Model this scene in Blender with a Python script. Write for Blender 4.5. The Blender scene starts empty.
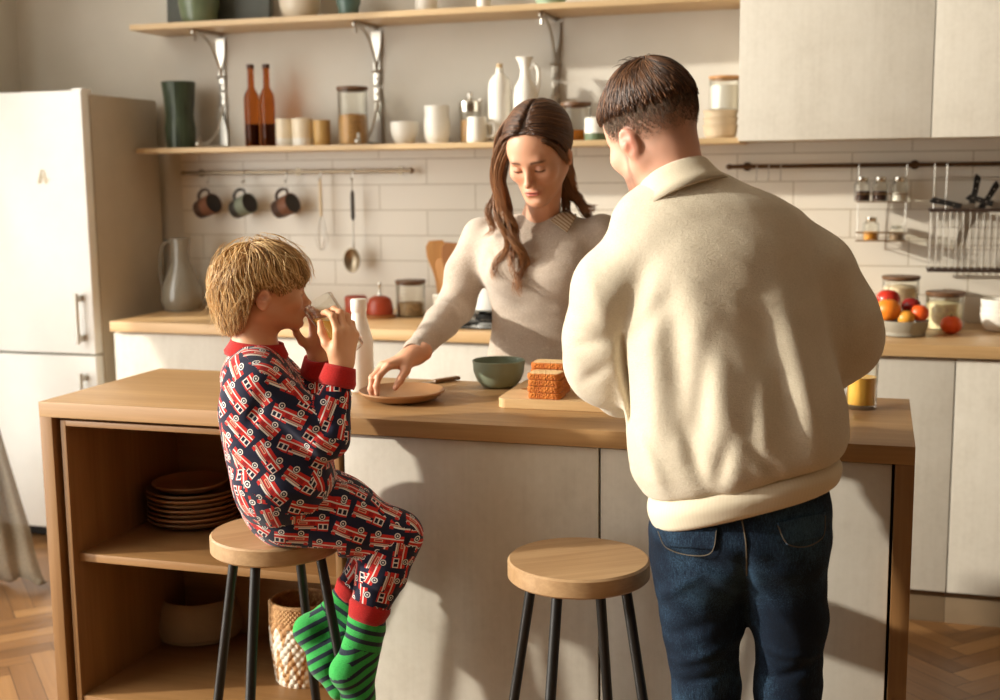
import bpy, bmesh, math, random
import numpy as np
from mathutils import Vector, Matrix

C = bpy.context.scene.collection
PI = math.pi
rnd = random.Random(7)

# ------------------------------------------------------------------ camera
CAM = np.array([0.0, -4.5633, 1.431]); YAW, PIT, ROL, FPX = 0.2982, 0.1421, -0.0105, 1228.0
_cy, _sy = math.cos(YAW), math.sin(YAW)
FWD = np.array([-_sy*math.cos(PIT), _cy*math.cos(PIT), -math.sin(PIT)])
_r = np.array([_cy, _sy, 0.0]); _u = np.cross(_r, FWD)
RGT = _r*math.cos(ROL)+_u*math.sin(ROL); UPV = _u*math.cos(ROL)-_r*math.sin(ROL)
def _ray(u, v): return FWD+RGT*(u-500)/FPX+UPV*(350-v)/FPX
def AY(u, v, y):
    d = _ray(u, v); return CAM+d*((y-CAM[1])/d[1])
def AZ(u, v, z):
    d = _ray(u, v); return CAM+d*((z-CAM[2])/d[2])
def SC(P): return FPX/float((np.array(P)-CAM)@FWD)      # pixels per metre at a point

cd = bpy.data.cameras.new('camera'); co = bpy.data.objects.new('camera', cd); C.objects.link(co)
cd.sensor_width = 36; cd.lens = FPX*36/1000; cd.clip_start = .05
M4 = Matrix(((RGT[0], UPV[0], -FWD[0], CAM[0]), (RGT[1], UPV[1], -FWD[1], CAM[1]), (RGT[2], UPV[2], -FWD[2], CAM[2]), (0, 0, 0, 1)))
co.matrix_world = M4
cd.dof.use_dof = True; cd.dof.focus_distance = 2.45; cd.dof.aperture_fstop = 3.2
bpy.context.scene.camera = co

# ------------------------------------------------------------------ materials
def lin(c):
    return tuple(((x/255)/12.92 if x <= 10 else (((x/255)+.055)/1.055)**2.4) for x in c)+(1,)
class NT:
    def __init__(s, name):
        s.m = bpy.data.materials.new(name); s.m.use_nodes = True; s.t = s.m.node_tree; s.n = s.t.nodes; s.n.clear()
        s.out = s.n.new('ShaderNodeOutputMaterial'); s.b = s.n.new('ShaderNodeBsdfPrincipled')
        s.t.links.new(s.b.outputs[0], s.out.inputs[0])
    def N(s, typ, ins=None, **kw):
        n = s.n.new(typ)
        for k, v in kw.items(): setattr(n, k, v)
        for k, v in (ins or {}).items():
            if isinstance(v, bpy.types.NodeSocket): s.t.links.new(v, n.inputs[k])
            else: n.inputs[k].default_value = v
        return n
    def math(s, op, a, b=None, c=None):
        n = s.n.new('ShaderNodeMath'); n.operation = op
        for i, v in enumerate((a, b, c)):
            if v is None: continue
            if isinstance(v, bpy.types.NodeSocket): s.t.links.new(v, n.inputs[i])
            else: n.inputs[i].default_value = v
        return n.outputs[0]
    def mix(s, f, a, b, blend='MIX'):
        n = s.n.new('ShaderNodeMix'); n.data_type = 'RGBA'; n.blend_type = blend
        for k, v in ((0, f), (6, a), (7, b)):
            if isinstance(v, bpy.types.NodeSocket): s.t.links.new(v, n.inputs[k])
            else: n.inputs[k].default_value = v
        return n.outputs[2]
    def ramp(s, f, stops):
        n = s.n.new('ShaderNodeValToRGB'); s.t.links.new(f, n.inputs[0]); e = n.color_ramp.elements
        while len(e) < len(stops): e.new(.5)
        for x, (p, c) in zip(e, stops): x.position = p; x.color = c
        return n.outputs[0]
    def set(s, **kw):
        for k, v in kw.items():
            k = k.replace('_', ' ')
            if isinstance(v, bpy.types.NodeSocket): s.t.links.new(v, s.b.inputs[k])
            else: s.b.inputs[k].default_value = v
    def bump(s, h, strength=.3, dist=.002):
        n = s.N('ShaderNodeBump', {'Height': h, 'Strength': strength, 'Distance': dist}); s.t.links.new(n.outputs[0], s.b.inputs['Normal'])
    def obj(s): return s.N('ShaderNodeTexCoord').outputs['Object']
    def noise(s, vec, scale, detail=3, rough=.5, dist=0):
        return s.N('ShaderNodeTexNoise', {'Vector': vec, 'Scale': scale, 'Detail': detail, 'Roughness': rough, 'Distortion': dist}).outputs[0]
    def map(s, vec, scale=(1, 1, 1), rot=(0, 0, 0), loc=(0, 0, 0)):
        return s.N('ShaderNodeMapping', {'Vector': vec, 'Scale': scale, 'Rotation': rot, 'Location': loc}).outputs[0]
MATS = {}
def plain(name, c, rough=.5, metal=0, var=.06, vscale=14, bump=0, bscale=60, coat=0, sheen=0, sss=0):
    if name in MATS: return MATS[name]
    t = NT(name); o = t.obj(); n = t.noise(o, vscale, 4)
    c = lin(c); lo = tuple(x*(1-var) for x in c[:3])+(1,); hi = tuple(min(1, x*(1+var)) for x in c[:3])+(1,)
    t.set(Base_Color=t.ramp(n, [(.3, lo), (.7, hi)]), Roughness=rough, Metallic=metal)
    if bump: t.bump(t.noise(o, bscale, 3), bump)
    if coat: t.set(Coat_Weight=coat, Coat_Roughness=.08)
    if sheen: t.set(Sheen_Weight=sheen, Sheen_Roughness=.5)
    if sss: t.set(Subsurface_Weight=sss, Subsurface_Radius=(.012, .005, .003))
    MATS[name] = t.m; return t.m
def wood(name, c1, c2, axis=0, scale=1.0, rough=.45, bump=.15, rings=.35):
    if name in MATS: return MATS[name]
    t = NT(name); o = t.obj()
    st = [26*scale]*3; st[axis] = 1.6*scale
    big = [5*scale]*3; big[axis] = .5*scale
    fine = [150*scale]*3; fine[axis] = 5*scale
    a = t.noise(t.map(o, st), 1, 5, .6, .6); b = t.noise(t.map(o, big), 1, 3, .5, 1.2); f = t.noise(t.map(o, fine), 1, 2)
    v = t.math('ADD', t.math('MULTIPLY', a, .45), t.math('MULTIPLY', b, rings)); v = t.math('ADD', v, t.math('MULTIPLY', f, .2))
    col = t.ramp(v, [(.34, lin(c2)), (.5, lin(tuple((p+q)/2 for p, q in zip(c1, c2)))), (.66, lin(c1))])
    t.set(Base_Color=col, Roughness=rough); t.bump(f, bump, .001)
    MATS[name] = t.m; return t.m
def glass(name='clear_glass', c=(253, 253, 251), edge=1.2, rough=.03):
    """thin glass: lets the light straight through and mirrors more at a grazing angle"""
    if name in MATS: return MATS[name]
    t = NT(name); t.n.remove(t.b)
    tr = t.N('ShaderNodeBsdfTransparent', {0: lin(c)}); gl = t.N('ShaderNodeBsdfGlossy', {0: (1, 1, 1, 1), 'Roughness': rough})
    fr = t.N('ShaderNodeFresnel', {'IOR': edge}).outputs[0]
    mx = t.N('ShaderNodeMixShader', {0: t.math('MINIMUM', t.math('MULTIPLY', fr, 1.3), .7), 1: tr.outputs[0], 2: gl.outputs[0]})
    t.t.links.new(mx.outputs[0], t.out.inputs[0]); MATS[name] = t.m; return t.m

# ------------------------------------------------------------------ mesh helpers
class MB:
    """collects shapes of ONE part and links them as one mesh object"""
    def __init__(s): s.v = []; s.f = []; s.uv = None
    def add(s, v, f, mat=None):
        b = len(s.v)
        if mat is not None: v = [tuple(mat @ Vector(p)) for p in v]
        s.v += [tuple(float(q) for q in p) for p in v]; s.f += [tuple(i+b for i in q) for q in f]; return s
    def box(s, x0, x1, y0, y1, z0, z1, bev=.002, mat=None):
        b = min(bev, abs(x1-x0)*.4, abs(y1-y0)*.4, abs(z1-z0)*.4)
        bm = bmesh.new(); bmesh.ops.create_cube(bm, size=1)
        for w in bm.verts: w.co = ((x0+x1)/2+w.co.x*abs(x1-x0), (y0+y1)/2+w.co.y*abs(y1-y0), (z0+z1)/2+w.co.z*abs(z1-z0))
        if b > 1e-5: bmesh.ops.bevel(bm, geom=bm.edges[:], offset=b, segments=2, affect='EDGES', profile=.6)
        bm.verts.index_update()
        r = s.add([w.co[:] for w in bm.verts], [[w.index for w in f.verts] for f in bm.faces], mat); bm.free(); return r
    def lathe(s, prof, seg=40, mat=None, wob=None):
        v = []; f = []; n = len(prof)
        for j, (r, z) in enumerate(prof):
            for i in range(seg):
                a = 2*PI*i/seg; rr = r*(1+(wob(a, z) if wob else 0)); v.append((rr*math.cos(a), rr*math.sin(a), z))
        for j in range(n-1):
            for i in range(seg):
                k = (i+1) % seg; f.append((j*seg+i, j*seg+k, (j+1)*seg+k, (j+1)*seg+i))
        if prof[0][0] > 1e-6: f.append(tuple(range(seg-1, -1, -1)))
        if prof[-1][0] > 1e-6: f.append(tuple((n-1)*seg+i for i in range(seg)))
        return s.add(v, f, mat)
    def tube(s, pts, r, seg=10, closed=False, mat=None, flat=1.0):
        pts = [Vector(p) for p in pts]; n = len(pts); v = []; f = []
        rr = r if hasattr(r, '__len__') else [r]*n
        up = None
        for i, p in enumerate(pts):
            t = (pts[(i+1) % n]-pts[i-1]) if closed else (pts[min(i+1, n-1)]-pts[max(i-1, 0)])
            t.normalize()
            if up is None: up = t.orthogonal().normalized()
            up = (up-t*up.dot(t)).normalized(); w = t.cross(up)
            for k in range(seg):
                a = 2*PI*k/seg; v.append(p+(up*math.cos(a)+w*math.sin(a)*flat)*rr[i])
        for i in range(n if closed else n-1):
            j = (i+1) % n
            for k in range(seg):
                l = (k+1) % seg; f.append((i*seg+k, i*seg+l, j*seg+l, j*seg+k))
        if not closed: f.append(tuple(range(seg-1, -1, -1))); f.append(tuple((n-1)*seg+k for k in range(seg)))
        return s.add(v, f, mat)
    def ball(s, c, r, seg=20, sc=(1, 1, 1), mat=None):
        n = seg//2; prof = []
        m = Matrix.Translation(Vector(c)) @ Matrix.Diagonal((sc[0], sc[1], sc[2], 1))
        if mat is not None: m = mat @ m
        return s.lathe([(max(r*math.sin(PI*i/n), 0.0 if 0 < i < n else 1e-7), -r*math.cos(PI*i/n)) for i in range(n+1)], seg, m)
    def prism(s, poly, y0, y1, mat=None):
        """polygon in XZ extruded along Y"""
        n = len(poly); v = [(x, y0, z) for x, z in poly]+[(x, y1, z) for x, z in poly]
        f = [tuple(range(n)), tuple(range(2*n-1, n-1, -1))]+[(i, n+i, n+(i+1) % n, (i+1) % n) for i in range(n)]
        return s.add(v, f, mat)
    def build(s, name, mat, parent=None, smooth=True, loc=None):
        me = bpy.data.meshes.new(name); me.from_pydata(s.v, [], s.f); me.update()
        if s.uv is not None: pass
        o = bpy.data.objects.new(name, me); C.objects.link(o)
        me.materials.append(mat)
        bm = bmesh.new(); bm.from_mesh(me); bmesh.ops.recalc_face_normals(bm, faces=bm.faces); bm.to_mesh(me); bm.free()
        if smooth:
            me.shade_smooth()
            try: me.set_sharp_from_angle(angle=math.radians(40))
            except Exception: pass
        if parent is not None: o.parent = parent
        if loc is not None: o.location = Vector(loc)
        return o
def spline(pts, n=24):
    """Catmull-Rom through the points"""
    P = [np.array(p, float) for p in pts]; P = [2*P[0]-P[1]]+P+[2*P[-1]-P[-2]]; out = []
    m = len(P)-3
    for i in range(n+1):
        x = i/n*m; k = min(int(x), m-1); t = x-k; a, b, c, d = P[k:k+4]
        out.append(.5*((2*b)+(c-a)*t+(2*a-5*b+4*c-d)*t*t+(3*b-a-3*c+d)*t**3))
    return out
def tag(o, label, cat, group=None, kind=None):
    o['label'] = label; o['category'] = cat
    if group: o['group'] = group
    if kind: o['kind'] = kind
    return o
def thing(name, label, cat, loc, rz=0.0, group=None):
    o = bpy.data.objects.new(name, None); C.objects.link(o); o.location = Vector([float(q) for q in loc]); o.rotation_euler = (0, 0, rz)
    o.empty_display_size = .05
    return tag(o, label, cat, group)
def struct(o): o['kind'] = 'structure'; return o
def dup(root, loc, label, rz=None):
    r = root.copy(); C.objects.link(r); r.location = Vector([float(q) for q in loc]); r['label'] = label
    if rz is not None: r.rotation_euler = (0, 0, rz)
    for ch in list(root.children):
        c = ch.copy(); C.objects.link(c); c.parent = r
        for g in list(ch.children):
            d = g.copy(); C.objects.link(d); d.parent = c
    return r

# ------------------------------------------------------------------ the room
XL, XR, YB, ZC = -3.55, 2.6, -7.2, 3.45
def plaster():
    t = NT('plaster'); o = t.obj(); n = t.noise(o, 3, 5); f = t.noise(o, 45, 4)
    t.set(Base_Color=t.ramp(n, [(.3, lin((206, 200, 188))), (.7, lin((216, 210, 199)))]), Roughness=.85); t.bump(f, .12, .003); return t.m
PLASTER = plaster()
def slab(name, *a, mat=PLASTER): return struct(MB().box(*a, bev=0).build(name, mat, smooth=False))
slab('wall_back', XL-.1, XR+.1, 0, .12, 0, ZC)
TAUPE = plain('unseen_wall_taupe', (136, 120, 102), .8)  # unseen walls coloured dark to cut the bounce from behind the camera
slab('wall_right', XR, XR+.12, YB, 0, 0, ZC, mat=TAUPE)
slab('wall_front', XL-.1, XR+.1, YB-.12, YB, 0, ZC, mat=TAUPE)
slab('ceiling', XL-.2, XR+.12, YB-.12, .12, ZC, ZC+.1)
# left wall: solid next to the fridge, then tall windows
WY0, WY1, WZ0, WZ1 = -.84, -5.6, .10, 3.38
m = MB(); m.box(XL-.2, XL, WY0, .12, 0, ZC, 0); m.box(XL-.2, XL, YB, WY1, 0, ZC, 0); m.box(XL-.2, XL, WY1, WY0, WZ1, ZC, 0); m.box(XL-.2, XL, WY1, WY0, 0, WZ0, 0)
struct(m.build('wall_left', PLASTER, smooth=False))
wh = plain('white_paint', (225, 222, 214), .4)
m = MB(); m.box(XL-.14, XL-.08, WY1, WY0, WZ1-.06, WZ1); m.box(XL-.14, XL-.08, WY1, WY0, WZ0, WZ0+.06)
for yy in (WY0-.03, WY1+.03): m.box(XL-.14, XL-.08, yy-.03, yy+.03, WZ0, WZ1)
struct(m.build('window_1', wh))
m = MB(); m.box(XL, XL+.016, WY0+.003, -.0, 0, .09, .004); struct(m.build('baseboard_left', wh))

# parquet floor: herringbone planks, one mesh, each plank with its own tone
def floor():
    L, W = .42, .07; v = []; f = []; tone = []; uv = []
    c45 = math.cos(PI/4)
    def plank(cx, cy, a):
        b = len(v); g = .0009
        ca, sa = math.cos(a), math.sin(a); h, w = L/2-g, W/2-g
        pts = []
        for x, y in ((-h, -w), (h, -w), (h, w), (-h, w)):
            X, Y = cx+x*ca-y*sa, cy+x*sa+y*ca
            pts.append((X, Y))
        if all(not (XL-.3 < q[0] < XR+.2 and YB-.2 < q[1] < .2) for q in pts): return
        for X, Y in pts: v.append((X, Y, 0.0))
        f.append((b, b+1, b+2, b+3)); tone.append(rnd.random()); o = rnd.random()*20
        uv.extend([(o, o), (o+L, o), (o+L, o+W), (o, o+W)])
    # herringbone lattice in the 45-degree frame
    n = int(L/W)
    for i in range(-130, 130):
        for j in range(-14, 14):
            # step lattice: planks along e1 at (i*W + j*2L?) written with the standard offset
            ox = i*W+j*L; oy = i*W-j*L
            for k in (0, 1):
                if k == 0: cx, cy, a = ox+L/2, oy+W/2, 0.0
                else: cx, cy, a = ox+W/2, oy+W+L/2, PI/2
                X = (cx-cy)*c45; Y = (cx+cy)*c45
                if XL-.6 < X-.3 < XR+.6 and YB-.6 < Y-3.6+0 < .8: plank(X-.3, Y-3.6, a+PI/4)
    v.extend([(XL-.2, YB-.12, -.001), (XR+.2, YB-.12, -.001), (XR+.2, .12, -.001), (XL-.2, .12, -.001)])
    f.append((len(v)-4, len(v)-3, len(v)-2, len(v)-1)); tone.append(-1); uv.extend([(0, 0)]*4)
    me = bpy.data.meshes.new('floor'); me.from_pydata(v, [], f)
    a = me.attributes.new('tone', 'FLOAT', 'FACE'); a.data.foreach_set('value', tone)
    u = me.uv_layers.new(name='UVMap'); u.data.foreach_set('uv', [q for p in uv for q in p])
    o = bpy.data.objects.new('floor', me); C.objects.link(o)
    t = NT('parquet'); at = t.N('ShaderNodeAttribute', attribute_name='tone').outputs['Fac']
    uvn = t.N('ShaderNodeUVMap').outputs[0]
    g = t.noise(t.map(uvn, (3, 45, 1)), 1, 4, .6, .5)
    w = t.math('ADD', t.math('MULTIPLY', at, .55), t.math('MULTIPLY', g, .5))
    col = t.ramp(w, [(.1, lin((40, 22, 12))), (.16, lin((108, 74, 42))), (.5, lin((138, 98, 58))), (.85, lin((168, 126, 80)))])
    t.set(Base_Color=col, Roughness=.32); t.bump(g, .08, .001)
    me.materials.append(t.m); struct(o)
floor()

# tiled backsplash
def tiles():
    t = NT('tiles'); o = t.obj(); s = t.N('ShaderNodeSeparateXYZ', {0: o})
    vec = t.N('ShaderNodeCombineXYZ', {0: t.math('ADD', s.outputs[0], 2.293+8), 1: t.math('ADD', s.outputs[2], -.995+2.0)}).outputs[0]
    b = t.N('ShaderNodeTexBrick', {'Vector': vec, 'Scale': 1.0, 'Mortar Size': .0022, 'Mortar Smooth': .15, 'Brick Width': .4, 'Row Height': .1,
            'Color1': lin((224, 216, 202)), 'Color2': lin((219, 211, 197)), 'Mortar': lin((184, 172, 152))}, offset=.5, offset_frequency=2)
    n = t.noise(t.map(o, (3, 3, 60)), 1, 3)
    h = t.math('ADD', t.math('MULTIPLY', b.outputs['Fac'], -1.0), t.math('MULTIPLY', n, .25))
    t.set(Base_Color=b.outputs['Color'], Roughness=.28); t.bump(h, .5, .002); return t.m
struct(MB().box(-2.78, XR, -.008, 0, .9, 1.545, 0).build('wall_backsplash', tiles(), smooth=False))
# ------------------------------------------------------------------ furniture
OAK = wood('oak_worktop', (218, 182, 134), (188, 148, 98), 0, .9, .38)
OAKX = wood('oak_island_shaded', (166, 126, 82), (134, 96, 56), 0, .9, .42)  # same oak as the lit top, darker: shelf shade put into the colour
OAKT = wood('oak_island_top', (184, 146, 100), (150, 112, 70), 0, .9, .42)
OAKZ = wood('oak_island_upright', (160, 120, 75), (126, 88, 50), 2, .9, .45)  # upright grain, same oak with shade put into the colour
SHELFW = wood('pale_oak_shelf', (216, 188, 146), (190, 158, 114), 0, .9, .45)
def front_mat():
    t = NT('pale_cement_front'); o = t.obj(); a = t.noise(o, 4, 6, .65, .4); b = t.noise(t.map(o, (60, 60, 3)), 1, 3, .6); c = t.noise(o, 70, 4)
    v = t.math('ADD', t.math('MULTIPLY', a, .6), t.math('ADD', t.math('MULTIPLY', b, .22), t.math('MULTIPLY', c, .18)))
    t.set(Base_Color=t.ramp(v, [(.3, lin((190, 182, 168))), (.5, lin((206, 199, 186))), (.7, lin((216, 210, 198)))]), Roughness=.5); t.bump(c, .08, .001); return t.m
FRONT = front_mat()
CARC = plain('cabinet_carcass', (190, 180, 164), .6)
KICK = plain('kickboard_taupe', (128, 108, 84), .55)
GAP = plain('shadow_gap_dark', (34, 24, 16), .8)
BLACK = plain('black_metal', (20, 18, 17), .45)
STEEL = plain('brushed_steel', (196, 190, 180), .28, 1.0)
CHROME = plain('chrome', (220, 215, 205), .14, 1.0)
BRONZE = plain('bronze_rail', (96, 74, 54), .38, .9)

# --- island
IX0, IX1, IY0, IY1, IZ = -1.9225, .084, -2.1044, -1.5755, .9
isl = thing('kitchen_island', 'freestanding oak kitchen island with pale front panels and open left shelves', 'kitchen island', ((IX0+IX1)/2, (IY0+IY1)/2, 0))
T = Matrix.Translation(-Vector(((IX0+IX1)/2, (IY0+IY1)/2, 0)))
def ip(name, boxes, mat, label=None, bev=.0015):
    m = MB()
    for b in boxes: m.box(*b, bev=bev, mat=T)
    o = m.build(name, mat, isl)
    if label: o['label'] = label
    return o
TH = .037; XD = AY(345, 500, IY0+.02)[0]
ip('worktop', [(IX0, IX1, IY0, IY1, IZ-TH, IZ)], OAKT)
ip('side_panel', [(IX0, IX0+.034, IY0+.001, IY1-.001, 0, IZ-TH)], OAKZ)
ip('side_panel', [(IX1-.036, IX1, IY0+.001, IY1-.001, 0, IZ-TH)], OAKZ)
sx0, sx1, sy0 = IX0+.05, XD-.008, IY0+.012
ip('shelf_box_side', [(sx0, sx0+.014, sy0, IY1-.012, .06, IZ-TH-.0085)], OAKZ); ip('shelf_box_side', [(sx1-.016, sx1, sy0, IY1-.012, .06, IZ-TH-.008)], OAKZ)
ip('shelf_box_top', [(sx0+.0142, sx1-.0162, sy0, IY1-.012, IZ-TH-.022, IZ-TH-.0085)], OAKX)
LBZ = float(AY(78, 694, IY0+.02)[2])
ip('shelf', [(sx0+.0145, sx1-.0165, sy0+.004, IY1-.03, LBZ-.018, LBZ)], OAKX)
ip('shelf_box_bottom', [(sx0+.0145, sx1-.0165, sy0, IY1-.012, .06, .078)], OAKX)
ip('back_panel', [(sx0+.014, sx1-.016, IY1-.03, IY1-.014, .078, IZ-TH-.022)], OAKX)
SHZ = float(AY(80, 553, IY0+.035)[2])
ip('shelf', [(sx0+.014, sx1-.016, IY0+.034, IY1-.03, SHZ-.02, SHZ)], OAKX)
XG = AY(600, 520, IY0+.02)[0]
ip('front_panel', [(XD+.004, XG-.0025, IY0+.014, IY0+.034, .07, IZ-TH-.004)], FRONT)
ip('front_panel', [(XG+.0025, IX1-.042, IY0+.014, IY0+.034, .07, IZ-TH-.004)], FRONT)
ip('rear_panel', [(XD, IX1-.04, IY1-.03, IY1-.012, .06, IZ-TH-.002)], FRONT)
ip('carcass', [(XD-.006, IX1-.037, IY0+.036, IY1-.032, .06, IZ-TH-.001)], GAP)
ip('plinth', [(IX0+.04, IX1-.04, IY0+.06, IY1-.06, 0, .06)], KICK)

# --- wall base cabinets
CF = -.62
bounds = [-2.742]+[.2425-.6*k for k in range(4, -1, -1)]+[.8425]
names = ['pale base cabinet beside the fridge, leftmost under the worktop', 'pale base cabinet behind the boy, second from the fridge', 'pale base cabinet behind the white bottle, under the hob',
         'pale base cabinet directly behind the woman', 'pale base cabinet under the fruit bowl, left of the door gap', 'pale base cabinet at the right edge under the tangerine']
for i in range(len(bounds)-1):
    x0, x1 = bounds[i], bounds[i+1]; xm = (x0+x1)/2
    if x1-x0 < .1: bounds[i+1] = x0; continue
    t = thing('base_cabinet', names[i], 'cabinet', (xm, CF/2, 0), 0, 'base cabinets along the wall')
    h = (x1-x0)/2
    MB().box(-h+.0005, h-.0005, .04+CF/2, -CF/2-.01, .115, .86, .001).build('carcass', CARC, t)
    MB().box(-h+.002, h-.002, CF/2+.02, CF/2+.039, .114, .855, .0015).build('door', FRONT, t)
    MB().box(-h+.0005, h-.0005, CF/2+.06, CF/2+.075, 0, .114, .001).build('kickboard', KICK, t)
tag(MB().box(-2.742-.001, .8425, CF, -.008, .862, .9, .002).build('worktop', OAK), 'long oak worktop along the tiled back wall over base cabinets', 'worktop')

# --- wall cabinets
ux = [-.4588, .1553, .7694]
ul = ['pale wall cabinet left of the door gap, next to the shelves', 'pale wall cabinet at the top right edge, right of the door gap']
for i in range(2):
    h = (ux[i+1]-ux[i])/2
    t = thing('wall_cabinet', ul[i], 'cabinet', ((ux[i]+ux[i+1])/2, 0, 1.5335), 0, 'pale wall cabinets')
    MB().box(-h+.0005, h-.0005, -.31, -.001, .001, .85, .001).build('carcass', CARC, t)
    MB().box(-h+.0015, h-.0015, -.331, -.311, 0, .85, .0015).build('door', FRONT, t)

# --- fridge
FX1, FY, FZ = -2.857, -.5535, 1.7591
FW = .6
fr = thing('fridge', 'tall white two-door fridge freezer beside the worktop', 'fridge', (FX1-FW/2, FY/2, 0))
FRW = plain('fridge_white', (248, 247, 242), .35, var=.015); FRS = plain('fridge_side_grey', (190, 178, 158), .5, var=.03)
h = FW/2; g = FY/2
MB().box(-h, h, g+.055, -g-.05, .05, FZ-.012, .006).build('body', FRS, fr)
SPL = float(AY(50, 354, FY)[2])
dr = []
for z0, z1 in ((SPL+.004, FZ), (.055, SPL-.004)): dr.append(MB().box(-h, h-.002, g, g+.05, z0, z1, .008).build('door', FRW, fr))
MB().box(h-.05, h-.005, g+.01, g+.07, FZ-.011, FZ+.008, .004).build('hinge_cover', FRW, fr)
for (pz0, pz1), d in zip(((293, 343), (372, 392)), dr):
    za, zb = float(AY(84, pz1, FY)[2]), float(AY(84, pz0, FY)[2])
    if d is dr[1]: za = zb-.3
    m = MB(); m.tube([(h-.05, g-.035, za), (h-.05, g-.035, zb)], .008, 10)
    for zz in (za+.02, zb-.02): m.box(h-.058, h-.042, g-.035, g+.001, zz-.012, zz+.012, .003)
    m.build('handle', STEEL, d)
e = AY(43, 178, FY); m = MB()
m.tube([(-.022, 0, -.02), (-.004, 0, .03), (.004, 0, .03), (.018, 0, -.02), (.01, 0, -.02), (.0, 0, .012), (-.012, 0, -.02)], .003, 6, closed=True)
m.box(.012, .03, -.002, .002, -.008, -.004, .001)
o = m.build('emblem', plain('pale_gold', (226, 214, 184), .45, .1), dr[0], loc=(e[0]-(FX1-h), g-.001, e[2]))
for sx in (-h+.05, h-.05):
    for sy in (g+.1, -g-.1): MB().lathe([(.02, 0), (.024, .052)], 14, Matrix.Translation((sx, sy, 0))).build('foot', BLACK, fr)
MB().box(-h+.01, h-.01, g+.06, g+.075, .006, .05, .001).build('dark_gap_strip', BLACK, fr)  # black strip put in for the dark gap under the fridge

# --- curtain: gathered linen hanging at the window, its hem dragged on the floor
def curtain():
    nu, nv = 160, 90; v = []; f = []
    top = [np.array([XL+.09, -.80, 2.86]), np.array([XL+.10, -.98, 2.86])]
    for j in range(nv+1):
        s = j/nv; z = 2.86*(1-s)
        spread = max(0, (s-.30)/.70)**1.25
        e0 = np.array([-2.80, -1.0, 0]); e1 = np.array([-3.3, -1.42, 0])
        a = top[0]+(e0-top[0])*np.array([spread, spread, 0]); b = top[1]+(e1-top[1])*np.array([spread, spread, 0])
        for i in range(nu+1):
            t = i/nu; p = a+(b-a)*t
            d = np.array([(b-a)[1], -(b-a)[0]])/np.linalg.norm((b-a)[:2])
            ph = t*8*2*PI+1.1*math.sin(3*s+t*4)
            w = (.022+.02*s)*math.sin(ph)*(1-.5*spread)+.02*spread*math.sin(t*19+7*s)
            zz = z
            if s > .93: # puddled hem
                q = (s-.93)/.07; w += .05*q*math.sin(q*2.4+t*9); zz = max(.006+.02*(1+math.sin(t*23+q*6))*(q), z*(1-q)+.01)
            v.append((p[0]-d[0]*w, p[1]-d[1]*w, zz))
    for j in range(nv):
        for i in range(nu): k = j*(nu+1)+i; f.append((k, k+1, k+nu+2, k+nu+1))
    m = MB(); m.add(v, f)
    t = NT('linen_curtain'); n = t.noise(t.obj(), 180, 3); t.set(Base_Color=t.ramp(n, [(.3, lin((140, 128, 108))), (.7, lin((164, 151, 130)))]), Roughness=.9, Sheen_Weight=.2, Alpha=.66); t.bump(n, .2, .001)
    o = m.build('curtain', t.m); md = o.modifiers.new('thick', 'SOLIDIFY'); md.thickness = .004
    return tag(o, 'beige linen curtain gathered beside the fridge, hem on the floor', 'curtain')
curtain()

# --- stools
STZ = .685
def stool(px, py, y, label, rz):
    p = AZ(px, py, STZ)
    t = thing('bar_stool', label, 'stool', (p[0], p[1], 0), rz, 'round oak bar stools at the island')
    sw = wood('oak_stool_seat', (192, 158, 118), (158, 122, 84), 0, 1.3, .4)
    R = .1395
    MB().lathe([(R-.004, STZ-.038), (R, STZ-.034), (R, STZ-.004), (R-.004, STZ), (.0001, STZ)], 72).build('seat', sw, t)
    for k in range(4):
        a = PI/4+k*PI/2; ca, sa = math.cos(a), math.sin(a)
        MB().tube([(.098*ca, .098*sa, STZ-.0375), (.205*ca, .205*sa, .004)], .0105, 12).build('leg', BLACK, t)
    m = MB(); zr = .16; rr = .098+(.205-.098)*(STZ-.0375-zr)/(STZ-.04)
    m.tube([(rr*.995*math.cos(2*PI*i/48), rr*.995*math.sin(2*PI*i/48), zr) for i in range(48)], .007, 8, closed=True)
    m.build('foot_ring', BLACK, t)
    MB().lathe([(.115, STZ-.043), (.115, STZ-.0378)], 40).build('seat_plate', BLACK, t)
    return t, p
S1, S1P = stool(276.5, 530.5, 0, 'round oak stool with black legs that the boy sits on', .80)
S2, S2P = stool(578.5, 557.5, 0, 'empty round oak stool with black legs beside the man', .60)
print('STOOLS', S1P, S2P)

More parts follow.
